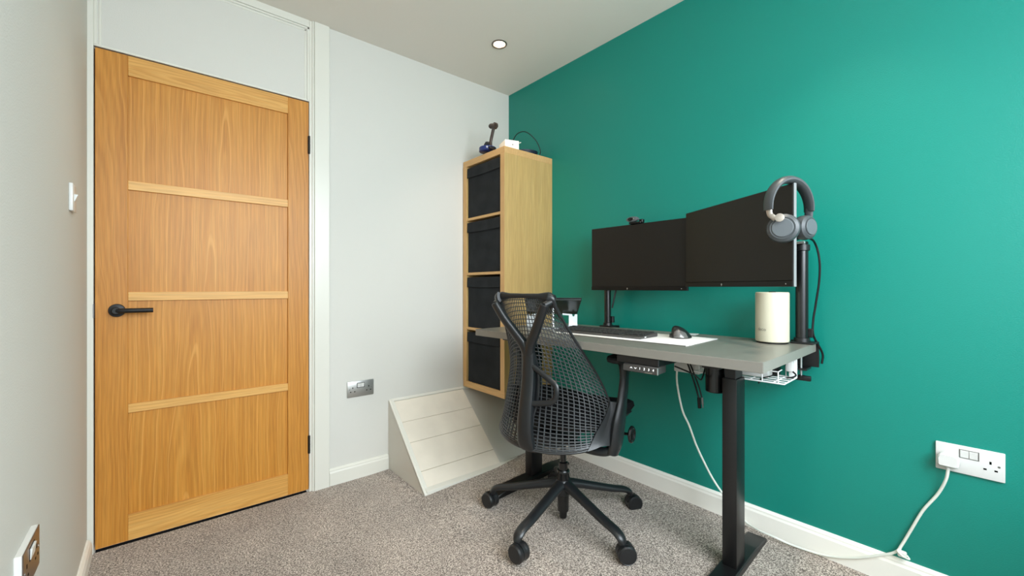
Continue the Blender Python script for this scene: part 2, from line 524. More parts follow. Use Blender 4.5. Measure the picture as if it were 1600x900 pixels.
j.box((-2.112, -.004, 1.9955), (-1.3245, .006, 2.004), .001)
struct(link('trim_5', j, 'gloss', smooth=False), 'white beading framing the transom panel above the door')
# dark sheet standing in for the shade behind the door edge
struct(link('door_gap_shade', MB().box((XL, .065, -.05), (-1.30, .1, 2.01)), 'dark', smooth=False))

# ------------------------------------------------------------------ oak door
door = struct(thing('door_1', 'oak door with four recessed panels and black lever handle', 'door', (0, 0, 0)))
DX0, DX1, DZ0, DZ1 = -2.1085, -1.327, .011, 1.991
S0, S1 = -2.012, -1.422
def dbox(name, lo, hi, m, bev=.0012):
    # geometry local to its own centre so every board gets its own grain
    lo = Vector(lo); hi = Vector(hi); c = (lo + hi) / 2
    o = link(name, MB().box(lo - c, hi - c, bev), m, door, smooth=False)
    o.location = c
    return o
Y0, Y1 = 0.0, .040
dbox('stile', (DX0, Y0, DZ0), (S0, Y1, DZ1), 'oakZ')
dbox('stile', (S1, Y0, DZ0), (DX1, Y1, DZ1), 'oakZ')
rails = [(1.910, DZ1, 'oakX'), (1.444, 1.481, 'oakXl'), (.990, 1.026, 'oakXl'), (.532, .568, 'oakXl'), (DZ0, .116, 'oakX')]
for a, b, m in rails:
    dbox('rail', (S0, Y0, a), (S1, Y1, b), m)
for (a0, b0, _), (a1, b1, _) in zip(rails, rails[1:]):
    dbox('panel', (S0 - .002, .011, b1 - .002), (S1 + .002, .030, a0 + .002), 'oakP', 0)
# lever handle
h = Vector((-2.045, 0, .952))
hd = link('door_handle', MB().lathe([(.0, -.0), (.0262, 0), (.0262, .006), (.0245, .009), (.012, .0095), (.0095, .011), (.0095, .044), (0, .045)], h, (0, -1, 0), 36), 'black', door)
lv = MB()
pth = [h + V(0, -.040, 0), h + V(.004, -.049, 0), h + V(.015, -.0525, 0), h + V(.05, -.053, 0), h + V(.112, -.053, 0)]
lv.tube(pth, [(.0095, .0085)] * 5, 16, up=(0, 0, 1))
lv.lathe([(0, 0), (.0135, 0), (.0135, .012), (.0115, .014), (0, .014)], h + V(0, -.040, 0), (0, -1, 0), 28)
link('lever', lv, 'black', hd)
link('latch_plate', MB().box((DX0 - .0025, .002, .925), (DX0 + .002, .026, .985), .0008), 'black', door)
for z in (1.773, .242):
    hb = MB(); hb.cyl((-1.3255, -.005, z - .045), (-1.3255, -.005, z + .045), .0052, 14)
    hb.box((-1.331, -.001, z - .045), (-1.320, .004, z + .045), .0005)
    for q in (-.03, 0, .03):
        hb.lathe([(.0058, -.001), (.0058, .001)], (-1.3255, -.005, z + q), (0, 0, 1), 14)
    link('hinge', hb, 'black', door)
# strike plate in the jamb
sp = link('strike_plate', MB().box((-2.114, -.0112, .925), (-2.1105, .0, .98), .0005), 'screw', door)

# ------------------------------------------------------------------ sloping boxed-in bulkhead in the corner
bx = thing('sloped_boxing', 'white boxed-in bulkhead with a sloping boarded top in the corner', 'boxing', (-.9, 0, 0))
BL, BD, BZ = 0.0, -.432, .392      # local: x from 0 to .9
sb = MB(); sb.prism([(0, 0, -.01), (0, BD, -.01), (0, BD, .004), (0, 0, BZ)], (.014, 0, 0))
link('side_panel', sb, 'sidep', bx, smooth=False)
slope = Vector((0, BD, -BZ)); L = slope.length; sd = slope.normalized(); nn = Vector((0, -BZ, -BD)).normalized()
if nn.z < 0: nn = -nn
def sl(x, s, h=0.0):
    return Vector((x, 0, BZ)) + sd * s + nn * h
def slab(mb, x0, x1, s0, s1, h0, h1, bev=.0015):
    pts = [sl(x0, s0, h0), sl(x0, s1, h0), sl(x0, s1, h1), sl(x0, s0, h1)]
    mb.prism(pts, (x1 - x0, 0, 0), bev)
cuts = [.012, .155, .285, .455, L - .018]
for s0, s1 in zip(cuts, cuts[1:]):
    b = MB(); slab(b, .03, .505, s0 + .0008, s1 - .0008, -.012, .001, .0016)
    link('board', b, 'boardw', bx, smooth=False)
b = MB(); slab(b, 0.0, .014, 0, L, -.004, .012, .003); slab(b, .014, .030, .0, L, -.010, .005, .002)
link('edge_trim', b, 'gloss', bx, smooth=False)
b = MB(); slab(b, .014, .89, -.006, .012, -.01, .006, .002)
link('top_trim', b, 'gloss', bx, smooth=False)
b = MB(); slab(b, .505, .897, .012, L - .018, -.012, -.003, 0)  # plain end of the slope, cabinet shade put into its grey colour
link('shade_panel', b, 'shadep', bx, smooth=False)['label'] = 'plain panel greyed for the shade under the cabinet'
b = MB(); b.prism([(0.014, BD - .002, -.01), (.014, BD - .002, .022), (.014, BD + .03, .030), (.014, BD + .03, -.01)], (.872, 0, 0), .002)
link('bottom_trim', b, 'gloss', bx, smooth=False)

# ================================================================== ELECTRICAL PLATES
def frame_o(name, label, cat, loc, nrm, group=None):
    """root whose local +Y points out of the wall, local X along it (to the reader's right), Z up"""
    n = Vector(nrm)
    o = thing(name, label, cat, loc, 0, group)
    xr = n.cross(Vector((0, 0, 1)))   # the left hand of someone facing the wall
    m = Matrix((xr, n, Vector((0, 0, 1)))).transposed()
    o.rotation_euler = m.to_euler()
    return o
def double_socket(label, loc, nrm, face, sw, thick=.009, plug=False):
    o = frame_o('wall_socket', label, 'socket', loc, nrm)
    if thick > .01:
        link('lit_side_body', MB().box((-.073, 0, -.043), (.073, thick - .002, .043), .001), 'white', o)  # white body added to imitate window light on the plate's side
        link('faceplate', MB().box((-.0725, thick - .0021, -.0425), (.0725, thick, .0425), .0008), face, o)
    else:
        link('faceplate', MB().box((-.073, 0, -.043), (.073, thick, .043), .0025, 2), face, o)
    for s in (-.0095, .0095):
        k = MB(); k.prism([(s - .009, thick - .001, .008), (s - .009, thick + .0015, .008), (s - .009, thick + .004, .030), (s - .009, thick - .001, .030)], (.018, 0, 0), .0006)
        link('rocker_switch', k, sw, o)
    link('switch_surround', MB().box((-.0215, thick - .001, .0055), (.0215, thick + .0004, .0325), .0002), 'dark' if face != 'white' else 'screw', o)
    for side in (-1, 1):
        cx = .044 * side
        for dx, dz, wx, wz in ((0, .008, .0022, .0042), (-.011, -.013, .0034, .0024), (.011, -.013, .0034, .0024)):
            if plug and side == 1: continue
            link('pin_hole', MB().box((cx + dx - wx, thick - .001, dz - wz), (cx + dx + wx, thick + .0004, dz + wz), .0), 'dark', o)
        sx = cx + .017 * side
        if not (plug and side == 1):
            link('screw_head', MB().lathe([(0, 0), (.0030, 0), (.0030, .0008), (0, .0012)], (sx, thick, .001), (0, 1, 0), 12), 'screw', o)
    return o
# on these roots +X (reader's right when facing outwards) - checked per wall
double_socket('brushed steel double socket on the white wall beside the door', (-1.062, 0, .489), (0, -1, 0), 'steel', 'white')
double_socket('chrome double socket low on the left wall at the photo edge', (XL, -1.032, .486), (1, 0, 0), 'chrome', 'white', .013)
green_socket = double_socket('white double socket on the green wall with a plug in it', (0, -2.233, .511), (-1, 0, 0), 'white', 'white', .009, True)
sw = frame_o('light_switch', 'white single light switch on the left wall', 'light switch', (XL, -.412, 1.327), (1, 0, 0))
link('faceplate', MB().box((-.036, 0, -.043), (.036, .009, .043), .002, 2), 'white', sw)
k = MB(); k.prism([(-.008, .008, -.012), (-.008, .0095, -.012), (-.008, .018, .012), (-.008, .008, .012)], (.016, 0, 0), .0008)
link('rocker_switch', k, 'white', sw)

# ------------------------------------------------------------------ downlights
def downlight(x, y, label, power):
    o = thing('ceiling_downlight', label, 'downlight', (x, y, ZC))
    link('trim_ring', MB().lathe([(.036, .0), (.043, -.0), (.0435, -.003), (.041, -.0055), (.034, -.004), (.0325, .0), (.0325, .01)], (0, 0, 0), (0, 0, 1), 40), 'chrome', o)
    link('lens', MB().lathe([(0, -.0015), (.030, -.0015), (.0325, .001), (.0325, .004), (0, .004)], (0, 0, 0), (0, 0, 1), 32), 'lamp', o)
    l = bpy.data.lights.new('downlight_beam', 'SPOT'); l.energy = power; l.color = (1.0, .86, .70)
    l.spot_size = math.radians(86); l.spot_blend = 1.0; l.shadow_soft_size = .03
    lo = bpy.data.objects.new('downlight_beam', l); lo.location = (0, 0, -.02); lo.parent = o
    C.objects.link(lo)
    return o
downlight(-.449, -.462, 'lit round recessed downlight in the ceiling near the green wall corner', 22)
downlight(-1.66, -.53, 'round recessed downlight above the door side of the room', 12)
downlight(-.449, -1.95, 'round recessed downlight above the near end of the desk', 40)
downlight(-1.66, -1.95, 'round recessed downlight above the window side of the room', 26)

# ================================================================== WALL CABINET
cab = thing('wall_cabinet', 'tall oak-effect open wall cabinet with four cubbies in the corner', 'cabinet', (0, 0, 0))
CX0, CX1, CY0, CY1, CZ0, CZ1 = -.390, -.001, -.435, -.006, .402, 1.860
T = .038
def cbox(name, lo, hi, m, bev=.001):
    lo = Vector(lo); hi = Vector(hi); c = (lo + hi) / 2
    o = link(name, MB().box(lo - c, hi - c, bev), m, cab, smooth=False); o.location = c; return o
e = .0006
cbox('side_panel', (CX0 + e, CY0, CZ0 + T), (CX1, CY0 + T, CZ1 - T), 'foil')
cbox('side_panel', (CX0 + e, CY1 - T, CZ0 + T), (CX1, CY1, CZ1 - T), 'foil')
cbox('top_panel', (CX0 + e, CY0, CZ1 - T), (CX1, CY1, CZ1), 'foilH')
cbox('bottom_panel', (CX0 + e, CY0, CZ0), (CX1, CY1, CZ0 + T), 'foilH')
cbox('back_panel', (-.008, CY0 + T, CZ0 + T), (-.002, CY1 - T, CZ1 - T), 'foil', 0)
ch = (CZ1 - CZ0 - 2 * T - 3 * .016) / 4
cells = []
z = CZ0 + T
for i in range(4):
    cells.append(z); z += ch
    if i < 3:
        cbox('shelf', (CX0 + .002, CY0 + T, z), (-.008, CY1 - T, z + .016), 'foilH'); z += .016
cbox('edge_strip', (CX0 - e, CY0, CZ0 + T), (CX0 + e, CY0 + T, CZ1 - T), 'foilF', 0)
cbox('edge_strip', (CX0 - e, CY1 - T, CZ0 + T), (CX0 + e, CY1, CZ1 - T), 'foilF', 0)

# fabric storage boxes
names = ['lowest black fabric storage box, partly behind the grey desk end',
         'black fabric storage box in the second cubby up, just above the desk end',
         'black fabric storage box in the second cubby from the top',
         'topmost black fabric storage box in the oak-effect wall cabinet']
for i, z0 in enumerate(cells):
    r = random.Random(11 + i)
    yc = (CY0 + CY1) / 2
    o = thing('storage_box', names[i], 'storage box', (CX0 + .006, yc, z0 + .0015), 0, 'black fabric boxes in the wall cabinet')
    wd, dp, ht = .337, .360, ch - .016
    ph = [r.uniform(0, 6) for _ in range(6)]
    def front(u, v, wd=wd, ht=ht, ph=ph):
        s = math.sin(PI * u) * math.sin(PI * min(1, v / .8))
        x = .004 - .006 * s + .0022 * math.sin(5 * u + 9 * v + ph[0]) * s + .0016 * math.sin(13 * v - 4 * u + ph[1]) * s
        return Vector((x, (u - .5) * wd * (1 - .012 * math.sin(PI * v)), v * ht + .004 * math.sin(PI * u) * (1 - v) * -0.0))
    mb = MB(); mb.grid(front, 20, 24)
    mb.box((.006, -wd / 2, 0), (dp, wd / 2, ht * .985), .004)
    # close the edge between the soft front and the box
    link('body', mb, 'fabric', o)
    fl_ = MB()
    def flap(u, v, wd=wd, ht=ht, ph=ph):
        z0_ = ht * (.81 - .008 * math.sin(PI * u + .2)); z = z0_ + v * (ht - z0_)
        return Vector((-.0032 + .0012 * v + .001 * math.sin(9 * u + ph[2]), (u - .5) * wd * 1.002, z))
    fl_.grid(flap, 20, 6, .002)
    link('top_band', fl_, 'fabric', o)
    sm = MB(); sm.tube([flap(k / 20, 0) + V(-.0008, 0, -.001) for k in range(21)], .0013, 6)
    link('seam', sm, 'fabric2', o)

# things on top of the cabinet
g = thing('phone_gimbal', 'small dark gadget with blue round base and bent bronze arm on the cabinet top', 'gadget', (-.352, -.222, CZ1))
gb = MB(); gb.lathe([(0, .022), (.050, .022), (.053, .024), (.053, .046), (.050, .049), (0, .049)], (0, 0, 0), (0, 0, 1), 36)
link('round_base', gb, 'blue', g)
for fx, fy in ((-.01, -.01), (.02, .02), (0, -.035)):
    link('foot', MB().cyl((fx, fy, 0), (fx, fy, .0215), .0065, 12), 'black', g)
link('end_lug', MB().box((-.030, -.066, .022), (.012, -.045, .040), .004, 2), 'black', g)
gm = MB(); gm.prism([(-.02, -.030, .056), (-.02, .020, .056), (-.02, .012, .072), (-.02, -.004, .083), (-.02, -.032, .076)], (.034, 0, 0), .003)
link('bracket', gm, 'black', g)
ga = MB(); ga.tube(spline([(-.002, -.034, .045), (-.002, -.034, .078), (-.002, -.048, .115), (-.002, -.066, .158)], 5), .0095, 12)
link('arm', ga, 'brown', g)
gh = MB(); gh.cyl((-.002, -.036, .172), (-.002, -.088, .160), .0155, 20); gh.cyl((-.002, -.028, .174), (-.002, -.036, .172), .012, 20)
gh.lathe([(0, 0), (.019, .004), (.019, .02), (.0, .024)], (-.014, -.078, .162), (1, 0, 0), 20)
link('head', gh, 'brown', g)
link('rim_button', MB().lathe([(0, 0), (.006, 0), (.006, .003), (0, .004)], (-.035, -.0395, .038), (-.6, -.7, 0), 14), 'silver', g)
wb = thing('white_carton', 'small white box on the cabinet top beside the cable coil', 'box', (-.360, -.403, CZ1), math.radians(-19))
cb = MB(); cb.box((0, 0, .0), (.088, .105, .052), .0015)
link('body', cb, 'card', wb)
link('lid_flap', MB().box((.086, .004, .043), (.104, .02, .046), .0006, rot=Quaternion((0, 1, 0), -.35)), 'card', wb)
link('printed_dot', MB().lathe([(0, 0), (.004, 0), (.004, .0005), (0, .0005)], (.048, 0, .026), (0, -1, 0), 14), 'ink', wb)
cc = thing('cable_coil', 'coiled dark cable on the cabinet top against the green wall', 'cable', (-.125, -.30, CZ1))
lp = []
for k in range(4 * 28 + 1):
    a = 2 * PI * k / 28
    rr = .088 + .007 * math.sin(k * .21)
    lp.append((rr * math.cos(a), rr * math.sin(a) * 1.1, .006 + .0085 * (k / 28) + .004 * math.sin(a * 1.3)))
link('coiled_length', MB().tube(lp, .0048, 8), 'navyc', cc)
link('loose_loop', MB().tube(spline([(-.05, .09, .03), (-.052, .060, .10), (-.045, .01, .158), (-.01, -.035, .166), (.035, -.075, .115), (.06, -.092, .05), (.05, -.094, .012)], 8), .0032, 8), 'cableg', cc)

# ================================================================== DESK
DR = math.radians(3.0)
desk = thing('standing_desk', 'grey-topped standing desk on black steel legs along the green wall', 'desk', (-.637, -1.878, 0), DR)
DL, DW, DT, DZ = 1.285, .597, .031, .837
tp = MB(); tp.box((.0, 0, DZ - DT), (DW, DL, DZ), .0012)
link('desktop', tp, 'desk', desk, smooth=False)
eb = MB(); eb.box((-.0006, .0006, DZ - DT + .001), (.0004, DL - .001, DZ - .001)); eb.box((.001, -.0006, DZ - DT + .001), (DW - .001, .0004, DZ - .001))
link('edge_banding', eb, 'deske', desk, smooth=False)
for a, fz0 in ((.193, .012), (1.200, .012)):
    lg = MB(); lg.box((.289, a - .025, .04), (.369, a + .025, .72), .003, 2)
    lg.box((.296, a - .019, .70), (.362, a + .019, .775), .002)
    leg = link('leg', lg, 'blkmet', desk)
    ft = MB(); ft.prism([(.028, a - .036, fz0), (.585, a - .036, fz0 + .012), (.585, a - .036, .048), (.47, a - .036, .056), (.13, a - .036, .046), (.028, a - .036, .031)], (0, .072, 0), .004)
    link('foot', ft, 'blkmet', leg)
    ca = MB(); ca.box((.13, a - .03, .777), (.55, a + .03, .8055), .002)
    link('top_bracket', ca, 'blkmet', leg)
cr = MB(); cr.box((.285, .168, .775), (.375, 1.225, .803), .002)
link('crossbar', cr, 'blkmet', desk)
mo = MB(); mo.lathe([(0, 0), (.030, 0), (.0335, .004), (.0335, .150), (0, .150)], (.330, .258, .655), (0, 0, 1), 32)
link('motor', mo, 'blkgloss', desk)

# keypad under the front edge
kp = thing('height_keypad', 'small black height-control keypad with lit symbols under the desk front edge', 'keypad', (-.637, -1.878, 0), DR)
ky0, ky1 = .310, .443
kb = MB(); kb.prism([(-.004, ky0, .7535), (-.0005, ky0, .7785), (.055, ky0, .784), (.055, ky0, .757)], (0, ky1 - ky0, 0), .003)
link('housing', kb, 'kbody', kp)
link('bracket', MB().box((.006, ky0 + .002, .780), (.15, ky1 + .03, .8055), .002), 'blkmet', kp)
fn = Vector((-.040, 0, .006)).normalized()
def face_pt(y, z):
    return Vector((-.0042 + (z - .7535) * .14, y, z))
for i, ch_ in enumerate(['^', 'v', '1', '2', '3', '4']):
    y = ky1 - .034 - i * .0165
    if ch_ in '^v':
        s = 1 if ch_ == '^' else -1
        mb = MB(); c = face_pt(y, .7675)
        mb.prism([c + V(0, .005, -.002 * s), c + V(0, 0, .003 * s), c + V(0, -.005, -.002 * s), c + V(0, -.0028, -.002 * s), c + V(0, 0, .0008 * s), c + V(0, .0028, -.002 * s)], (-.0006, 0, 0))
        link('arrow_symbol', mb, 'glow', kp, smooth=False)
    else:
        text('number_symbol', ch_, .0115, 'glow', kp, face_pt(y, .7680), (0, -1, 0), (.15, 0, 1), .0006)
link('brand_bar', MB().box((-.0050, ky0 + .02, .7565), (-.0030, ky0 + .046, .7588)), 'ink', kp)
link('end_cap', MB().box((-.0050, ky0 - .0006, .7545), (.001, ky0 + .002, .7780), .0006), 'silver', kp)

# ------------------------------------------------------------------ wire tray with power strip
tray = thing('cable_tray', 'white wire cable tray hung under the back of the desk', 'cable tray', (-.27, -1.815, .712), DR)
tm = MB()
TW, TL, TH = .155, .31, .0915
rr = .0021
tm.tube([(0, 0, 0), (TW, 0, 0), (TW, TL, 0), (0, TL, 0)], .0030, 8, closed=True)
for x in (.038, .076, .114):
    tm.tube([(x, 0, 0), (x, TL, 0)], rr, 6)
for y in (.035, .11, .19, .27):
    tm.tube([(0, y, .0), (TW, y, .0)], rr, 6)
for y0 in (.018, .14, .24):
    for yy, x0 in ((y0, 0), (y0 + .05, 0)):
        tm.tube(spline([(x0, yy, 0), (x0 - .002, yy, .035), (x0 + .0, yy, .040), (x0 + .04, yy, .042)], 3), rr, 6)
for y0 in (.004, .14, .27):
    tm.tube([(TW, y0, 0), (TW, y0, TH)], rr, 6); tm.tube([(TW, y0 + .03, 0), (TW, y0 + .03, TH)], rr, 6)
tm.tube([(0.0, .018, .040), (0, TL - .02, .040)], rr, 6)
tm.tube([(TW, 0, TH - .004), (TW, TL, TH - .004)], rr, 6)
link('wire_frame', tm, 'whitew', tray)
link('fixing_plate', MB().box((TW - .012, -.002, .0), (TW + .001, .022, TH), .001), 'whitew', tray)
ps = thing('power_strip', 'white power strip lying in the wire tray under the desk', 'power strip', (-.225, -1.80, .7165), DR)
link('body', MB().box((0, .05, 0), (.055, .29, .042), .005, 2), 'white', ps)
for k in range(3):
    link('outlet', MB().box((.012, .07 + k * .075, .0415), (.044, .11 + k * .075, .0428), .0004), 'screw', ps)
ad = thing('power_adapter', 'black power adapter in the near end of the wire tray', 'power adapter', (-.178, -1.79, .7165), DR)
link('body', MB().box((.012, .03, 0), (.06, .12, .034), .004, 2), 'bezel', ad)
link('lead', MB().tube(spline([(.02, .03, .02), (-.005, .012, .03), (-.05, .03, .012), (-.06, .06, -.002), (-.058, .07, -.02), (-.045, .065, -.012)], 6), .0022, 6), 'blkc', ad)
wbk = thing('power_block', 'white power block slung under the desk where the white lead starts', 'power block', (-.225, -1.495, .688), DR)
q = MB(); q.box((0, 0, 0), (.05, .108, .044), .005, 2); q.box((.006, -.004, .008), (.044, .004, .036), .002)
link('body', q, 'white', wbk)
link('strap', MB().box((.02, .03, .042), (.034, .05, .117), .0005), 'blkc', wbk)
dp_ = thing('white_plug', 'white plug with clear body at the near corner of the wire tray', 'plug', (-.152, -1.805, .7165), DR)
link('body', MB().box((0, 0, .02), (.030, .024, .060), .006, 2), 'white', dp_)
link('lead_end', MB().tube(spline([(.014, .005, .022), (.0, -.01, .012), (-.02, -.005, .006), (-.035, .01, .004)], 5), .003, 8), 'blkc', dp_)

# ------------------------------------------------------------------ things on the desk
mp = thing('desk_mat', 'white desk mat under the keyboard and mouse', 'desk mat', (-.495, -1.581, DZ), math.radians(4.6))
link('sheet', MB().box((0, 0, 0), (.30, .62, .0028), .0012, 2), 'matpad', mp)
link('stitched_edge', MB().tube([(.001, .001, .0014), (.299, .001, .0014), (.299, .619, .0014), (.001, .619, .0014)], .0016, 6, closed=True), 'screw', mp)

kbd = thing('computer_keyboard', 'dark full-size computer keyboard on the white desk mat', 'keyboard', (-.462, -1.378, DZ + .0035), math.radians(4.6))
KD, KL = .142, .435
kbm = MB(); kbm.prism([(0, 0, 0), (KD, 0, 0), (KD, 0, .017), (.018, 0, .009), (0, 0, .006)], (0, KL, 0), .003)
link('case', kbm, 'kbody', kbd)
def keyz(x): return .009 + (x - .018) * (.008 / (KD - .018))
rows = [(.026, [1.5, 1.2, 1.2, 5.6, 1.2, 1.2, 1.2, 1.5]), (.0445, [2.2] + [1] * 10 + [2.6]), (.063, [1.7] + [1] * 11 + [2.2]),
        (.0815, [1.4] + [1] * 12 + [1.5]), (.100, [1] * 13 + [2]), (.1205, [1] * 15)]
nk = 0
far = KL - .008
for x, ws in rows:
    tot = sum(ws); span = .322; y = far
    for q in ws:
        wk = span * q / tot
        kk = MB(); kk.box((x - .0078, y - wk + .0012, keyz(x) - .001), (x + .0078, y - .0012, keyz(x) + .0045), .0014)
        link('key', kk, 'keys', kbd, smooth=False); y -= wk; nk += 1
for ri, (x, _) in enumerate(rows[1:]):
    for c_ in range(4):
        if nk >= 99: break
        y = .098 - c_ * .0228
        kk = MB(); kk.box((x - .0078, y - .0212, keyz(x) - .001), (x + .0078, y - .0010, keyz(x) + .0045), .0014)
        link('key', kk, 'keys', kbd, smooth=False); nk += 1
link('indicator_label', MB().box((.030, -.0006, .0035), (.042, .0004, .0075)), 'white', kbd)

# vertical-ish ergonomic mouse
ms = thing('computer_mouse', 'dark sculpted computer mouse on the white desk mat', 'mouse', (-.272, -1.447, DZ + .003), math.radians(15))
mm = MB()
def mouse(u, v):
    a = u * 2 * PI
    prof = [(1.0, 0.0), (1.03, .10), (.99, .25), (.92, .45), (.80, .65), (.62, .82), (.36, .95), (.0, 1.0)]
    k = v * (len(prof) - 1); i = min(int(k), len(prof) - 2); f = k - i
    r = prof[i][0] * (1 - f) + prof[i + 1][0] * f; h = prof[i][1] * (1 - f) + prof[i + 1][1] * f
    x = math.cos(a) * .055 * r; y = math.sin(a) * .036 * r
    hh = .050 * h * (1.0 - .22 * (math.cos(a) * r + .3)) * (1 + .12 * math.sin(a) * r)
    return Vector((x, y + .016 * h + (.012 if math.sin(a) > 0 and h < .3 else 0) * math.sin(a) * (1 - h), hh))
mm.grid(mouse, 32, 18)
bmesh.ops.remove_doubles(mm.bm, verts=mm.bm.verts, dist=.0004)
link('shell', mm, 'mouse', ms)
fk = MB()
def flank(u, v):
    p = mouse(.44 + .22 * u, .07 + (.36 + .10 * math.sin(PI * u)) * v)
    return Vector((p.x * 1.012, p.y * 1.012, p.z + .0006))
fk.grid(flank, 12, 8)
link('flank_trim', fk, 'mouses', ms)
link('scroll_wheel', MB().cyl((.036, .008, .026), (.036, .015, .026), .007, 20), 'mouses', ms)
nt = thing('white_card', 'small white card on the desk behind the mouse', 'card', (-.105, -1.405, DZ), .2)
link('sheet', MB().box((-.03, -.02, 0), (.03, .02, .002), .0005), 'white', nt)

# router
rt = thing('wifi_router', 'cream white cylindrical router on the near end of the desk', 'router', (-.143, -1.735, DZ))
link('body', MB().lathe([(0, .004), (.050, .004), (.0545, .007), (.0555, .012), (.0555, .183), (.0545, .1885), (.051, .190), (.046, .1885), (0, .1885)], (0, 0, 0), (0, 0, 1), 56), 'cream', rt)
link('base_ring', MB().lathe([(0, 0), (.051, 0), (.0525, .002), (.0525, .0045), (0, .0045)], (0, 0, 0), (0, 0, 1), 48), 'bezel', rt)
link('top_vent', MB().lathe([(0, .188), (.012, .188), (.012, .1925), (0, .193)], (0, 0, 0), (0, 0, 1), 24), 'bezel', rt)
lt = text('logo_lettering', 'deco', .017, 'ink', rt, (0, 0, 0), (1, 0, 0), (0, 0, 1), .0003)
rv = V(.958, .285, 0)
for v in lt.data.vertices:       # wrap the word round the cylinder, on its left shoulder
    base = math.atan2(-.285, -.958) - .62
    a = base + v.co.x / .0556
    v.co = Vector((math.cos(a) * (.0556 + .0001), math.sin(a) * .0557, .052 + v.co.z))

# laptop stand and laptop: the raised edge of the laptop is turned towards the room
LR = math.atan2(.168, .158)            # local +X runs from the raised edge down to the low edge, +Y to the left
ls = thing('laptop_stand', 'silver laptop stand at the far end of the desk', 'laptop stand', (-.307, -.942, DZ), LR)
link('base_plate', MB().box((.02, .003, 0), (.215, .277, .005), .0015), 'silver', ls)
for y0, sg in ((.003, 1), (.277, -1)):
    q = MB()
    ya, yb = y0, y0 + sg * .046
    out = [(.198, ya, .002), (.198, ya, .062), (.198, y0 + sg * .014, .062), (.198, y0 + sg * .016, .053), (.198, y0 + sg * .021, .050), (.198, y0 + sg * .026, .053), (.198, y0 + sg * .028, .0625), (.198, y0 + sg * .080, .068), (.198, y0 + sg * .080, .058), (.198, yb, .056), (.198, yb, .002)]
    q.prism(out, (.004, 0, 0), .0004)
    link('upright', q, 'silver', ls, smooth=False)
q = MB(); q.tube([(.03, .14, .004), (.055, .14, .121)], .006, 10)
link('rear_strut', q, 'silver', ls)
lap = thing('closed_laptop', 'dark closed laptop tilted on the silver stand', 'laptop', (-.307, -.942, DZ), LR)
def lslab(x0, x1, y0, y1, h0, h1, bev):
    mb = MB(); sl_ = (.911 - .994) / .231
    mb.prism([(x0, y0, .157 + x0 * sl_ + h0), (x1, y0, .157 + x1 * sl_ + h0), (x1, y0, .157 + x1 * sl_ + h1), (x0, y0, .157 + x0 * sl_ + h1)], (0, y1 - y0, 0), bev)
    return mb
link('lid', lslab(0, .231, 0, .280, -.005, .0, .0015), 'lid', lap)
link('base', lslab(.001, .230, .001, .279, -.0145, -.0055, .002), 'lid', lap)
# ================================================================== MONITORS
def monitor(label, A, B, z0, z1, edge='greyedge'):
    """A far end, B near end of the screen plane; the screen looks to the left of A->B"""
    A = Vector(A); B = Vector(B); d = (B - A); Lm = d.length
    o = thing('monitor', label, 'monitor', (A.x, A.y, z0), math.atan2(d.y, d.x))
    h = z1 - z0
    # local x along the screen, +y is behind when screen faces -y
    s = -1
    link('housing', MB().box((0, .0035, 0), (Lm, .016, h), .002, 2), 'bezel', o)
    link('screen', MB().box((.002, .0018, .020), (Lm - .002, .0036, h - .002), .0004), 'screen', o)
    link('chin', MB().box((.001, .0, .0005), (Lm - .001, .0036, .0185), .0006), 'bezel', o)
    bk = MB(); bk.prism([(.03, .015, .03), (Lm - .03, .015, .03), (Lm - .03, .015, h - .05), (.03, .015, h - .05)], (0, .022, 0), .01)
    link('back_bulge', bk, 'bezel', o)
    link('vesa_plate', MB().box((Lm / 2 - .055, .036, h / 2 - .055), (Lm / 2 + .055, .044, h / 2 + .055), .002), 'blkmet', o)
    link('edge_frame', MB().box((Lm - .0012, .004, .0), (Lm + .0015, .0140, h), .0008), edge, o)
    lg = MB(); lg.lathe([(0, 0), (.0035, 0), (.0035, .0006), (0, .0006)], (Lm * .42, 0.0, .0095), (0, -1, 0), 6)
    lg.box((Lm * .42 - .0008, -.0007, .003), (Lm * .42 + .0008, 0, .009))
    link('maker_badge', lg, 'silver', o, smooth=False)
    link('power_light', MB().lathe([(0, 0), (.0016, 0), (.0016, .0006), (0, .0006)], (Lm - .025, 0.0, .009), (0, -1, 0), 10), 'white', o)
    return o
# left-hand screen (further along the desk) and right-hand one (angled towards the camera)
m1 = monitor('left monitor of the two, black and flat on to the green wall, webcam on top', (-.150, -.873), (-.126, -1.391), 1.030, 1.354, 'bezel')
m2 = monitor('right monitor of the two, black and angled inwards, headphones on its corner', (-.148, -1.395), (-.416, -1.883), 1.047, 1.368)

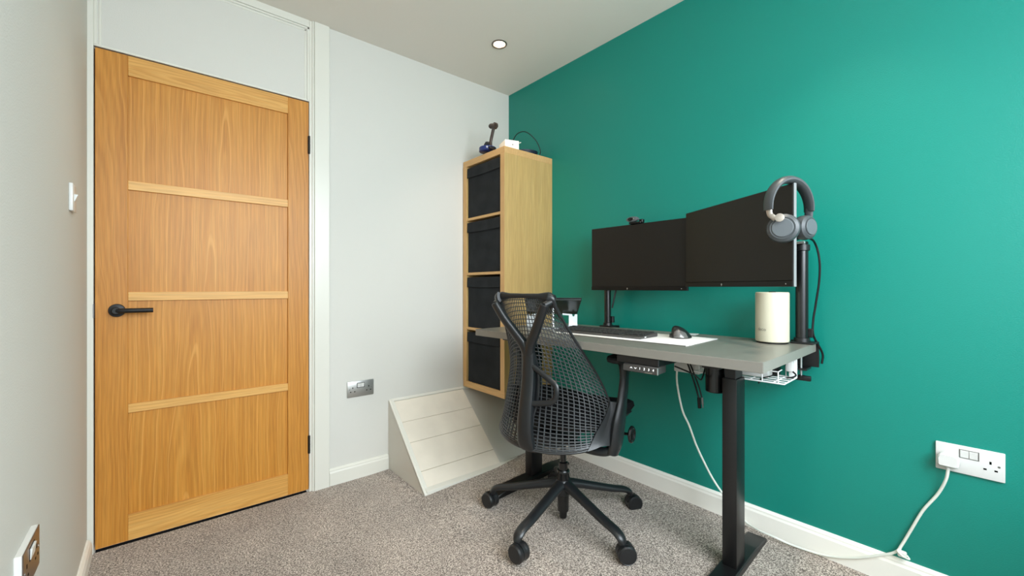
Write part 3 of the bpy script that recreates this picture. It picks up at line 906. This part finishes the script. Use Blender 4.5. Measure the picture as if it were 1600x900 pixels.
def webcam():
    o = thing('webcam', 'small dark webcam clipped on top of the left monitor', 'webcam', (-.142, -1.128, 1.354), math.atan2(-.524, .024))
    def wide(mb, f=2.5):
        for v in mb.bm.verts: v.co.x *= f
        return mb
    b = MB(); b.lathe([(0, -.011), (.009, -.012), (.0125, -.008), (.0135, .004), (.011, .012), (0, .014)], (0, -.008, .021), (0, 1, 0), 32)
    link('body', wide(b), 'hpl', o)
    b = MB(); b.lathe([(0, 0), (.0085, 0), (.0085, .001), (0, .001)], (-.0035, -.0195, .0212), (0, -1, 0), 28)
    link('face', wide(b, 1.6), 'bezel', o)
    l = MB(); l.lathe([(0, 0), (.0055, 0), (.005, .002), (.003, .0015), (0, .001)], (-.010, -.0205, .0212), (0, -1, 0), 20)
    link('lens', l, 'blkgloss', o)
    link('status_light', MB().lathe([(0, 0), (.0032, 0), (.0032, .001), (0, .001)], (.013, -.0205, .0222), (0, -1, 0), 12), 'silver', o)
    c = MB(); c.box((-.024, -.0045, .0005), (.040, .030, .009), .002); c.box((.010, .018, -.03), (.036, .0225, .003), .001); c.box((.026, .004, .004), (.045, .026, .020), .002)
    link('clip', c, 'black', o)
webcam()

# ------------------------------------------------------------------ monitor arms
def arm(label, base, ztop, zarm, target, rad, knob_side):
    o = thing('monitor_stand', label, 'monitor stand', (base[0], base[1], DZ), DR)
    h = ztop - DZ
    pl = MB(); pl.lathe([(0, .006), (rad, .006), (rad, h - .002), (rad - .002, h), (0, h)], (0, 0, 0), (0, 0, 1), 32)
    link('pole', pl, 'blkgloss', o)
    link('base_plate', MB().box((-.036, -.045, 0), (.044, .030, .007), .004, 2), 'blkmet', o)
    link('base_collar', MB().lathe([(rad, .006), (rad + .006, .006), (rad + .005, .020), (rad, .022)], (0, 0, 0), (0, 0, 1), 32), 'blkmet', o)
    cl = MB()
    cl.box((.040, -.045, -.090), (.045, .045, .006), .001)
    cl.box((-.025, -.020, -.098), (.044, .028, -.090), .001)
    link('clamp_bracket', cl, 'blkmet', o)
    sc = MB(); sc.cyl((-.010, .0, -.031), (-.010, .0, -.120), .0042, 14)
    link('clamp_screw', sc, 'silver', o)
    kn = MB(); kn.box((-.017, -.031, -.137), (-.003, .031, -.118), .003, 2); kn.lathe([(0, 0), (.011, 0), (.012, .006), (0, .008)], (-.010, 0, -.124), (0, 0, 1), 20)
    link('clamp_knob', kn, 'blkmet', o)
    pd = MB(); pd.lathe([(0, 0), (.017, 0), (.017, .005), (0, .005)], (-.010, 0, -.0365), (0, 0, 1), 24)
    link('clamp_pad', pd, 'blkmet', o)
    # cable clip at the foot
    cp = MB(); cp.box((.004, -rad - .012, .022), (.022, -rad + .004, .055), .002); link('cable_clip', cp, 'blkmet', o)
    # arm
    inv = Matrix.Rotation(-DR, 3, 'Z')
    t = inv @ (Vector(target) - Vector((base[0], base[1], DZ)))
    za = zarm - DZ
    cl2 = MB(); cl2.lathe([(rad, za - .012), (rad + .005, za - .010), (rad + .005, za + .010), (rad, za + .012)], (0, 0, 0), (0, 0, 1), 32)
    link('arm_collar', cl2, 'blkmet', o)
    mid = Vector((t.x * .5 + knob_side[0], t.y * .5 + knob_side[1], za))
    ar = MB(); ar.tube([(0, 0, za), mid], .014, 14, flat=(1.3, .8)); ar.cyl(mid + V(0, 0, -.022), mid + V(0, 0, .022), .019, 20)
    link('arm', ar, 'blkmet', o)
    a2 = MB(); a2.tube([mid, (t.x, t.y, za)], .013, 14, flat=(1.3, .8)); a2.cyl((t.x, t.y, za - .02), (t.x, t.y, za + .02), .018, 20)
    a2.tube([(t.x, t.y, za), (t.x, t.y, t.z)], .014, 12)
    link('forearm', a2, 'blkmet', o)
    return o
a1 = arm('thin black monitor stand post behind the left monitor', (-.085, -.930), 1.26, 1.19, (-.094, -1.137, 1.192), .0175, (.010, -.01))
a2 = arm('black monitor stand post clamped at the near back corner of the desk', (-.076, -1.812), 1.215, 1.192, (-.245, -1.662, 1.207), .0205, (.03, .01))
link('slim_arm', MB().tube([V(0, -.012, .32), V(.012, -.055, .24), V(.006, -.024, .10)], .0045, 8), 'blkmet', a1)
link('top_bracket', MB().box((-.034, -.016, .3690), (.018, .062, .3775), .001), 'silver', a2)

# power lead beside the near post
pc = thing('monitor_cable', 'black cable hanging from the right monitor down beside the near post', 'cable')
link('lead', MB().tube(spline([(-.20, -1.80, 1.21), (-.12, -1.845, 1.222), (-.060, -1.852, 1.20), (-.055, -1.862, 1.14), (-.055, -1.861, 1.07), (-.055, -1.850, .98), (-.058, -1.843, .92), (-.060, -1.845, .866), (-.020, -1.862, .80), (-.018, -1.86, .76)], 6), .0038, 8), 'blkc', pc)

# ------------------------------------------------------------------ headphones on the monitor corner
hx = Vector((.872, -.49, 0)).normalized()
hp = thing('headphones', 'grey over-ear headphones hooked over the corner of the right monitor', 'headphones', (-.408, -1.868, 1.2))
hy = Vector((-.49, -.872, 0)).normalized()       # towards the camera along the screen
def HP(x, y, z): return hx * x + hy * y + Vector((0, 0, z))
arc = []
for k in range(33):
    a = PI * (k / 32)
    a2_ = -.10 + (PI + .20) * k / 32
    arc.append(HP(-math.cos(a2_) * .074, .004, .092 + math.sin(a2_) * .088))
radii = [(.006 + .006 * math.sin(PI * k / 32), .0185 + .002 * math.sin(PI * k / 32)) for k in range(33)]
hbm = MB()
# band: thin along the radius, wide along hy
n = 14
rings = []
for i, p in enumerate(arc):
    a = -.10 + (PI + .20) * i / 32
    nr = HP(-math.cos(a), 0, math.sin(a))
    ra, rb = radii[i]
    rings.append([hbm.bm.verts.new(p + nr * math.cos(2 * PI * j / n) * ra + hy * math.sin(2 * PI * j / n) * rb) for j in range(n)])
for A_, B_ in zip(rings, rings[1:]):
    for j in range(n): hbm.bm.faces.new((A_[j], A_[(j + 1) % n], B_[(j + 1) % n], B_[j]))
hbm.bm.faces.new(rings[0]); hbm.bm.faces.new(rings[-1])
link('headband', hbm, 'hp', hp)
def cup(c, nrm, R, name='ear_cup'):
    nrm = Vector(nrm).normalized()
    b = MB(); b.lathe([(0, -.020), (R * .80, -.020), (R * .98, -.012), (R, -.002), (R * .93, .010), (R * .74, .016), (R * .70, .0155), (0, .0155)], c, nrm, 44)
    e = link(name, b, 'hp', hp)
    d = MB(); d.lathe([(0, .015), (R * .60, .015), (R * .635, .0175), (R * .60, .0190), (0, .0195)], c, nrm, 44)
    link('cap', d, 'hpl', e)
    u = MB(); u.lathe([(R * .45, -.034), (R * .78, -.036), (R * .90, -.030), (R * .92, -.022), (R * .80, -.0185), (R * .45, -.0185)], c, nrm, 44)
    link('cushion', u, 'hpd', e)
    return e
c1 = HP(-.029, .012, .027); n1 = -hx * .80 + hy * .75 + V(0, 0, .03)
c2 = HP(.050, .016, .031); n2 = hx * .20 + hy * .98
cup(c1, n1, .0455); cup(c2, n2, .0385)
yk = MB(); 
st = arc[0]; yk.tube(spline([st + V(0, 0, .012), HP(-.070, .006, .070), HP(-.066, .012, .062), HP(-.060, .018, .054)], 5), .0066, 12, flat=(.5, 1.25))
link('yoke', yk, 'rose', hp)['label'] = 'champagne metal yoke'
link('hinge_cap', MB().lathe([(0, 0), (.013, 0), (.0125, .005), (0, .0075)], HP(-.057, .030, .056), n1, 24), 'rose', hp)
yk = MB(); yk.tube(spline([arc[-1] + V(0, 0, .012), HP(.070, .006, .072), HP(.067, .006, .060), HP(.060, .004, .050)], 5), .0085, 12, flat=(.55, 1.35))
link('yoke', yk, 'hpd', hp)

# ================================================================== CABLES
ec = thing('extension_cable', 'white extension lead from the desk to the plug in the green wall', 'cable')
cpts = [(-.20, -1.42, .735), (-.205, -1.396, .715), (-.205, -1.388, .69), (-.2, -1.386, .628), (-.18, -1.398, .517), (-.15, -1.414, .445), (-.12, -1.43, .359), (-.10, -1.455, .287),
        (-.08, -1.479, .225), (-.06, -1.505, .173), (-.035, -1.545, .11), (-.026, -1.594, .062), (-.05, -1.655, .060), (-.053, -1.708, .060), (-.036, -1.772, .048),
        (-.024, -1.872, .053), (-.024, -1.956, .085), (-.024, -2.026, .128), (-.022, -2.067, .159), (-.012, -2.081, .186), (-.010, -2.105, .25), (-.010, -2.132, .321), (-.010, -2.165, .385), (-.020, -2.184, .440), (-.024, -2.190, .480)]
link('cord', MB().tube(spline(cpts, 6), .0042, 10), 'whitec', ec)
pg = MB()
ol = [(-2.170, .486), (-2.166, .492), (-2.165, .512), (-2.169, .522), (-2.176, .527), (-2.204, .527), (-2.211, .522), (-2.215, .512), (-2.214, .492), (-2.210, .486)]
pg.prism([(-.0095, y, z) for y, z in ol], (-.030, 0, 0), .004)
pg.tube([(-.024, -2.190, .489), (-.024, -2.190, .478)], .0065, 12)
link('plug', pg, 'white', ec)
ty = MB(); ty.tube(spline([(-.030, -2.085, .170), (-.016, -2.092, .158), (-.022, -2.100, .150), (-.034, -2.086, .158), (-.030, -2.072, .168), (-.018, -2.078, .172)], 4), .0028, 8)
ty.box((-.034, -2.094, .152), (-.016, -2.072, .170), .003)
link('cable_tie', ty, 'whitec', ec)
kc = thing('keypad_cable', 'thin black cable looping below the desk from the keypad to the motor', 'cable')
link('lead', MB().tube(spline([(-.56, -1.575, .775), (-.50, -1.61, .745), (-.43, -1.60, .715), (-.36, -1.575, .712), (-.31, -1.56, .735), (-.29, -1.56, .775)], 7), .0028, 8), 'blkc', kc)
dc = thing('dangling_cable', 'pair of black cable ends hanging below the desk beside the motor', 'cable')
link('lead', MB().tube(spline([(-.30, -1.44, .79), (-.26, -1.455, .75), (-.255, -1.475, .70), (-.25, -1.492, .645), (-.25, -1.506, .60)], 6), .0035, 8), 'blkc', dc)
link('lead', MB().tube(spline([(-.26, -1.44, .785), (-.245, -1.462, .74), (-.243, -1.484, .69), (-.24, -1.502, .64), (-.24, -1.514, .60)], 6), .003, 8), 'blkc', dc)
cn = MB(); cn.cyl((-.25, -1.506, .602), (-.25, -1.509, .560), .0065, 12); link('connector', cn, 'bezel', dc)
cn = MB(); cn.cyl((-.24, -1.514, .602), (-.24, -1.517, .575), .005, 12); cn.cyl((-.24, -1.517, .575), (-.24, -1.518, .562), .003, 10); link('connector', cn, 'screw', dc)

# ================================================================== OFFICE CHAIR
PH = math.radians(10)
chair = thing('office_chair', 'black mesh-backed office chair on a five-star castor base', 'chair', (-.550, -1.045, .016), PH)
c_, s_ = math.cos(PH), math.sin(PH)
# star base
for k in range(5):
    a = math.radians(48.2 + 72 * k) - PH
    d = Vector((math.cos(a), math.sin(a), 0)); t_ = Vector((-d.y, d.x, 0))
    p = [d * .018 + V(0, 0, .168), d * .06 + V(0, 0, .160), d * .15 + V(0, 0, .137), d * .24 + V(0, 0, .114), d * .30 + V(0, 0, .102), d * .328 + V(0, 0, .088), d * .338 + V(0, 0, .066)]
    sp_ = spline(p, 5)
    k_ = len(sp_)
    rad = [lerpk([(0, (.022, .028)), (.25, (.018, .022)), (.6, (.014, .022)), (.85, (.013, .021)), (.95, (.014, .017)), (1, (.012, .013))], i / (k_ - 1)) for i in range(k_)]
    mb = MB()
    # keep the section's wide axis horizontal
    rings = []
    for i, q in enumerate(sp_):
        T_ = (sp_[min(i + 1, k_ - 1)] - sp_[max(i - 1, 0)]).normalized(); N_ = T_.cross(t_).normalized()
        rings.append([mb.bm.verts.new(q + N_ * math.cos(2 * PI * j / 14) * rad[i][0] + t_ * math.sin(2 * PI * j / 14) * rad[i][1]) for j in range(14)])
    for A_, B_ in zip(rings, rings[1:]):
        for j in range(14): mb.bm.faces.new((A_[j], A_[(j + 1) % 14], B_[(j + 1) % 14], B_[j]))
    mb.bm.faces.new(rings[0]); mb.bm.faces.new(rings[-1])
    leg = link('base_leg', mb, 'blkpl', chair)
    # twin-wheel castor
    # each castor has swivelled its own way
    ax_ = math.radians([200, -172, -174, -128, -118][k]) - PH
    wt = Vector((math.cos(ax_), math.sin(ax_), 0)); wa = Vector((-wt.y, wt.x, 0))
    if wa.dot(d) > 0: wa = -wa
    cpt = d * .338 + wa * -.012 + V(0, 0, .036)
    cs = MB()
    for sgn in (-1, 1):
        cs.lathe([(0, .005), (.028, .005), (.0340, .008), (.0355, .015), (.0350, .022), (.0305, .0275), (.029, .0265), (0, .0275)], cpt, wt * sgn, 30)
    cs.lathe([(0, -.007), (.0350, -.007), (.0350, .007), (0, .007)], cpt + V(0, 0, .002), wt, 24)
    cs.cyl(d * .338 + V(0, 0, .040), d * .338 + V(0, 0, .075), .0085, 14)
    link('castor', cs, 'caster', leg)
hb = MB(); hb.lathe([(0, .118), (.028, .120), (.036, .135), (.038, .165), (.034, .182), (.029, .188), (0, .188)], (0, 0, 0), (0, 0, 1), 30)
link('base_hub', hb, 'blkpl', chair)
gs = MB(); gs.lathe([(0, .018), (.0145, .018), (.0165, .022), (.0165, .048), (.0245, .050), (.0255, .13), (0, .13)], (0, 0, 0), (0, 0, 1), 26)
gs.lathe([(0, .182), (.027, .182), (.029, .192), (.027, .212), (.0285, .215), (.0285, .223), (.026, .228), (0, .228)], (0, 0, 0), (0, 0, 1), 26)
gs.lathe([(0, .22), (.020, .22), (.020, .26), (.0135, .265), (.0135, .37), (0, .37)], (0, 0, 0), (0, 0, 1), 26)
link('gas_lift', gs, 'blkgloss', chair)
# tilt mechanism
mc = MB(); mc.prism([(-.17, -.045, .385), (-.12, -.045, .360), (.07, -.045, .360), (.13, -.045, .395), (.13, -.045, .430), (-.10, -.045, .430), (-.20, -.045, .430)], (0, .09, 0), .008)
link('tilt_mechanism', mc, 'blkpad', chair)
# side yokes (U-shaped brackets reaching out to the arms)
for sy in (-1, .90):
    yb = MB()
    yb.tube(spline([(-.06, sy * .03, .392), (-.075, sy * .10, .387), (-.082, sy * .18, .384), (-.078 + (0 if sy < 0 else .05), sy * .245, .390), (-.066 + (0 if sy < 0 else .055), sy * .276, .408)], 6), .0185, 14, flat=(.95, 1.0))
    yo = link('seat_bracket', yb, 'blkpl', chair)
    # post
    ps_ = MB()
    fw = 0 if sy < 0 else .055
    pp = [(-.062, sy * .268, .385), (-.056, sy * .280, .43), (-.046, sy * .286, .50), (-.034, sy * .292, .57), (-.024, sy * .296, .64), (-.020, sy * .298, .70), (-.012, sy * .298, .738)]
    pp = [(x_ + fw, y_, z_) for x_, y_, z_ in pp]
    sp_ = spline(pp, 5); k_ = len(sp_)
    rd = [lerpk([(0, (.034, .020)), (.15, (.042, .022)), (.35, (.042, .020)), (.55, (.029, .017)), (.78, (.023, .016)), (.90, (.032, .021)), (1, (.060, .032))], i / (k_ - 1)) for i in range(k_)]
    ps_.tube(sp_, rd, 16, up=(1, 0, 0))
    ap = link('arm_post', ps_, 'blkpl', chair)
    # pad
    pd = MB()
    def padf(u, v, sy=sy):
        a = 2 * PI * u
        x = .105 * math.copysign(abs(math.cos(a)) ** .75, math.cos(a)); y = .042 * math.copysign(abs(math.sin(a)) ** .75, math.sin(a))
        k = [(.0, -.012), (.80, -.012), (.96, -.006), (1.0, .004), (.95, .012), (.70, .0155), (.0, .016)]
        f = v * 6; i = min(int(f), 5); f -= i
        r = k[i][0] * (1 - f) + k[i + 1][0] * f; z = k[i][1] * (1 - f) + k[i + 1][1] * f
        return Vector(((-.014 if sy < 0 else .075) + x * r, sy * .292 + y * r, .752 + z - .00 * x))
    pd.grid(padf, 36, 12)
    bmesh.ops.remove_doubles(pd.bm, verts=pd.bm.verts, dist=.0003)
    link('arm_pad', pd, 'blkpad', chair)
    link('height_button', MB().box((-.012, sy * .315 - .004, .70), (.008, sy * .315 + .004, .712), .002), 'blkgloss', ap)
# seat shell + cushion
def rr_outline(hx_, hy_, p, n=48):
    out = []
    for i in range(n):
        a = 2 * PI * i / n
        out.append((math.copysign(abs(math.cos(a)) ** p, math.cos(a)) * hx_, math.copysign(abs(math.sin(a)) ** p, math.sin(a)) * hy_))
    return out
def seat_mesh(z0, prof, hx_, hy_, cx, droop):
    mb = MB(); ol = rr_outline(hx_, hy_, .42)
    rings = []
    for r, z in prof:
        rg = []
        for x, y in ol:
            xx = x * r; yy = y * r * (1 - .10 * max(0, -xx / hx_))
            rg.append(mb.bm.verts.new((cx + xx, yy, z0 + z - droop * max(0, (xx / hx_)) ** 3 + .018 * (yy / hy_) ** 2)))
        rings.append(rg)
    n = len(ol)
    for A_, B_ in zip(rings, rings[1:]):
        for j in range(n): mb.bm.faces.new((A_[j], A_[(j + 1) % n], B_[(j + 1) % n], B_[j]))
    mb.bm.faces.new(rings[0]); mb.bm.faces.new(rings[-1])
    return mb
link('seat_shell', seat_mesh(.455, [(.30, -.022), (.62, -.018), (.90, 0), (.97, .018), (.95, .026), (.6, .028)], .222, .248, .045, .022), 'blkpad', chair)
link('seat_cushion', seat_mesh(.490, [(.70, -.012), (.95, -.008), (1.0, .010), (.98, .030), (.90, .040), (.60, .044), (.25, .042)], .226, .250, .045, .026), 'seatf', chair)
# tilt knob ring at the right side
kn = MB(); ring = [(.02 + .0 * 0, 0, 0)]
rg = []
for i in range(28):
    a = 2 * PI * i / 28
    rg.append(Vector((.030 + .022 * math.cos(a), -.305, .442 + .027 * math.sin(a))))
kn.tube(rg, .0072, 10, closed=True)
kn.box((.026, -.311, .418), (.034, -.299, .466), .002)
kn.cyl((.030, -.305, .442), (.020, -.05, .412), .006, 10)
link('tilt_knob', kn, 'blkgloss', chair)
kn = MB(); kn.cyl((-.02, .05, .40), (-.02, .24, .405), .005, 10); kn.box((-.04, .20, .398), (.0, .27, .410), .003)
link('height_lever', kn, 'blkgloss', chair)

# back surface: u -1..1 across, v 0..1 bottom to top
EK = [(0.0, (-.060, .262, .452)), (.18, (-.056, .264, .545)), (.42, (-.088, .226, .670)), (.62, (-.148, .186, .780)), (.82, (-.222, .152, .895)), (1.0, (-.272, .132, .985))]
CK = [(0.0, (-.262, 0, .396)), (.18, (-.238, 0, .500)), (.42, (-.212, 0, .645)), (.62, (-.222, 0, .765)), (.82, (-.252, 0, .890)), (1.0, (-.283, 0, .990))]
def crk(keys, t):
    ts = [k[0] for k in keys]; P = [Vector(k[1]) for k in keys]
    i = 0
    while i < len(ts) - 2 and t > ts[i + 1]: i += 1
    s = (t - ts[i]) / (ts[i + 1] - ts[i])
    a = P[max(0, i - 1)]; b = P[i]; c = P[i + 1]; d = P[min(len(P) - 1, i + 2)]
    return 0.5 * ((2 * b) + (c - a) * s + (2 * a - 5 * b + 4 * c - d) * s * s + (3 * b - a - 3 * c + d) * s ** 3)
def back(u, v):
    E = crk(EK, v ** 1.75); Cc = crk(CK, v)
    au = abs(u)
    # the bottom wraps round like a bucket
    b = max(0.0, 1 - v * 1.8)
    th = u * PI / 2 * (.55 + .45 * b)
    wy = math.sin(th) / math.sin(PI / 2 * (.55 + .45 * b))
    wx = (1 - math.cos(th)) / (1 - math.cos(PI / 2 * (.55 + .45 * b)))
    return Vector((Cc.x + (E.x - Cc.x) * wx, E.y * wy, Cc.z + (E.z - Cc.z) * (au ** 2.2)))
def backn(u, v):
    e_ = .004
    a = back(min(1, u + e_), v) - back(max(-1, u - e_), v); b = back(u, min(1, v + e_)) - back(u, max(0, v - e_))
    return a.cross(b).normalized()
web = MB()
NU, NV = 31, 42
for i in range(NU + 1):
    u = -1 + 2 * i / NU
    uu = math.copysign(abs(u) ** .92, u)
    pts = []; rd = []
    for j in range(49):
        v = j / 48
        pts.append(back(uu, v)); rd.append((.0052 - .0030 * min(1, v * 1.6) if v < .6 else .0022, .0029 - .0013 * min(1, v * 1.2)))
    ups = backn(uu, .3)
    web.tube(pts, rd, 5, up=ups)
for j in range(NV + 1):
    v = (j / NV) ** 1.12
    pts = []; rd = []
    for i in range(41):
        u = -1 + 2 * i / 40
        pts.append(back(u, v)); k = max(0, 1 - v * 5.5)
        rd.append((.0021 + .0036 * k, .0019 + .0020 * k))
    # orient the flat side to the surface normal at each point
    rings = []
    for i, p in enumerate(pts):
        u = -1 + 2 * i / 40
        T_ = (pts[min(40, i + 1)] - pts[max(0, i - 1)]).normalized(); N_ = backn(u, min(.98, max(.02, v))); B_ = T_.cross(N_).normalized(); N_ = B_.cross(T_)
        rings.append([web.bm.verts.new(p + N_ * math.cos(2 * PI * q / 5) * rd[i][0] + B_ * math.sin(2 * PI * q / 5) * rd[i][1]) for q in range(5)])
    for A_, B_ in zip(rings, rings[1:]):
        for q in range(5): web.bm.faces.new((A_[q], A_[(q + 1) % 5], B_[(q + 1) % 5], B_[q]))
    web.bm.faces.new(rings[0]); web.bm.faces.new(rings[-1])
link('back_webbing', web, 'mesh', chair)
# rims
rm = MB()
for sy in (-1, 1):
    pts = [back(sy, j / 40) for j in range(41)]
    rm.tube(pts, [(.0045 + .006 * max(0, 1 - j / 14)) for j in range(41)], 8)
pts = [back(-1 + i / 20, 0) for i in range(41)]
rm.tube(pts, .0055, 8, flat=(1.3, .8))
link('back_rim', rm, 'blkpl', chair)
# solid lower corners of the back, blending into the arm posts
for sy in (-1, 1):
    wg = MB()
    def wingf(s, t, sy=sy):
        u0 = .62 + .36 * t; u = sy * (u0 + (1 - u0) * s); v = .0 + .46 * t
        p = back(u, v); o_ = Vector((p.x * .8, p.y, 0)).normalized()
        p = p + o_ * (.010 if sy < 0 else -.012)
        q = Vector((-.062 + .012 * t, sy * .298, .405 + .180 * t)) if sy < 0 else Vector((.0, .225, .405 + .150 * t))
        return p.lerp(q, max(0, (s - .4) / .6) ** 1.0)
    wg.grid(wingf, 10, 12, .014)
    link('back_corner', wg, 'blkpl', chair)
# top bar
tb = MB()
tpts = []
for i in range(31):
    u = -1.05 + 2.1 * i / 30
    p = back(max(-1, min(1, u)), 1.0); p.y = .132 * u * 1.02; p.z += .006; tpts.append(p)
trad = [lerpk([(0, (.010, .010)), (.08, (.013, .020)), (.25, (.009, .011)), (.5, (.0075, .009)), (.75, (.009, .011)), (.92, (.013, .020)), (1, (.010, .010))], i / 30) for i in range(31)]
tb.tube(tpts, trad, 12, up=(1, 0, 0))
link('top_rail', tb, 'blkpl', chair)
for sy in (-1, 1):
    co = MB()
    co.tube(spline([(-.290, sy * .118, .990), (-.283, sy * .134, .984), (-.268, sy * .141, .955), (-.244, sy * .149, .915)], 5), [(.010, .022), (.012, .022), (.012, .02), (.0115, .018), (.011, .016), (.0105, .015), (.010, .014), (.009, .012), (.009, .011), (.008, .010), (.008, .009), (.007, .008), (.006, .007), (.005, .006), (.005, .005), (.004, .004)], 12, up=(1, 0, 0))
    link('top_corner', co, 'blkpl', chair)
# Y-shaped tower
def ribbon(pts, rad, n=16, seg=6, wide=(0, 1, 0)):
    mb = MB(); sp_ = spline(pts, seg); k_ = len(sp_); rings = []
    for i, q in enumerate(sp_):
        T_ = (sp_[min(i + 1, k_ - 1)] - sp_[max(i - 1, 0)]).normalized()
        Wd = Vector(wide); Wd = (Wd - T_ * Wd.dot(T_)).normalized(); N_ = T_.cross(Wd)
        r = lerpk(rad, i / (k_ - 1))
        ring = []
        for j in range(n):
            a = 2 * PI * j / n; ca, sa = math.cos(a), math.sin(a)
            ring.append(mb.bm.verts.new(q + Wd * math.copysign(abs(ca) ** .7, ca) * r[0] + N_ * math.copysign(abs(sa) ** .7, sa) * r[1]))
        rings.append(ring)
    for A_, B_ in zip(rings, rings[1:]):
        for j in range(n): mb.bm.faces.new((A_[j], A_[(j + 1) % n], B_[(j + 1) % n], B_[j]))
    mb.bm.faces.new(rings[0]); mb.bm.faces.new(rings[-1])
    return mb
tw = ribbon([(-.225, 0, .388), (-.258, 0, .408), (-.270, 0, .47), (-.264, 0, .56), (-.250, 0, .65), (-.246, 0, .74), (-.256, 0, .818)],
            [(0, (.036, .016)), (.15, (.040, .017)), (.5, (.033, .017)), (1, (.028, .017))])
link('back_tower', tw, 'blkpl', chair)
for sy in (-1, 1):
    br = ribbon([(-.250, sy * .004, .765), (-.260, sy * .020, .808), (-.277, sy * .055, .858), (-.296, sy * .090, .910), (-.308, sy * .116, .955), (-.311, sy * .122, .968)],
                [(0, (.020, .016)), (.2, (.020, .016)), (.6, (.0175, .014)), (.93, (.016, .013)), (1, (.010, .009))], wide=(0, 1, 0))
    link('tower_arm', br, 'blkpl', chair)
    pv = MB(); pv.cyl((-.312, sy * .120, .962), (-.282, sy * .131, .975), .012, 14)
    link('top_pivot', pv, 'blkpl', chair)
# inner bow between tower and webbing and the triangular loops
bw = MB(); bw.tube(spline([(-.246, -.004, .79), (-.228, -.016, .73), (-.220, -.020, .65), (-.228, -.016, .57), (-.252, -.004, .50)], 6), .010, 10, flat=(.7, 1.6), up=(1, 0, 0))
link('inner_bow', bw, 'blkpl', chair)
lo_ = MB()
lo_.tube(spline([(-.252, -.012, .722), (-.250, -.030, .716), (-.246, -.075, .690), (-.242, -.110, .668), (-.240, -.125, .652), (-.242, -.127, .622), (-.244, -.118, .602), (-.248, -.098, .590), (-.256, -.05, .580), (-.264, -.012, .576)], 6), .0095, 12, flat=(.9, 1.25), up=(1, 0, 0))
link('lumbar_loop', lo_, 'blkpl', chair)
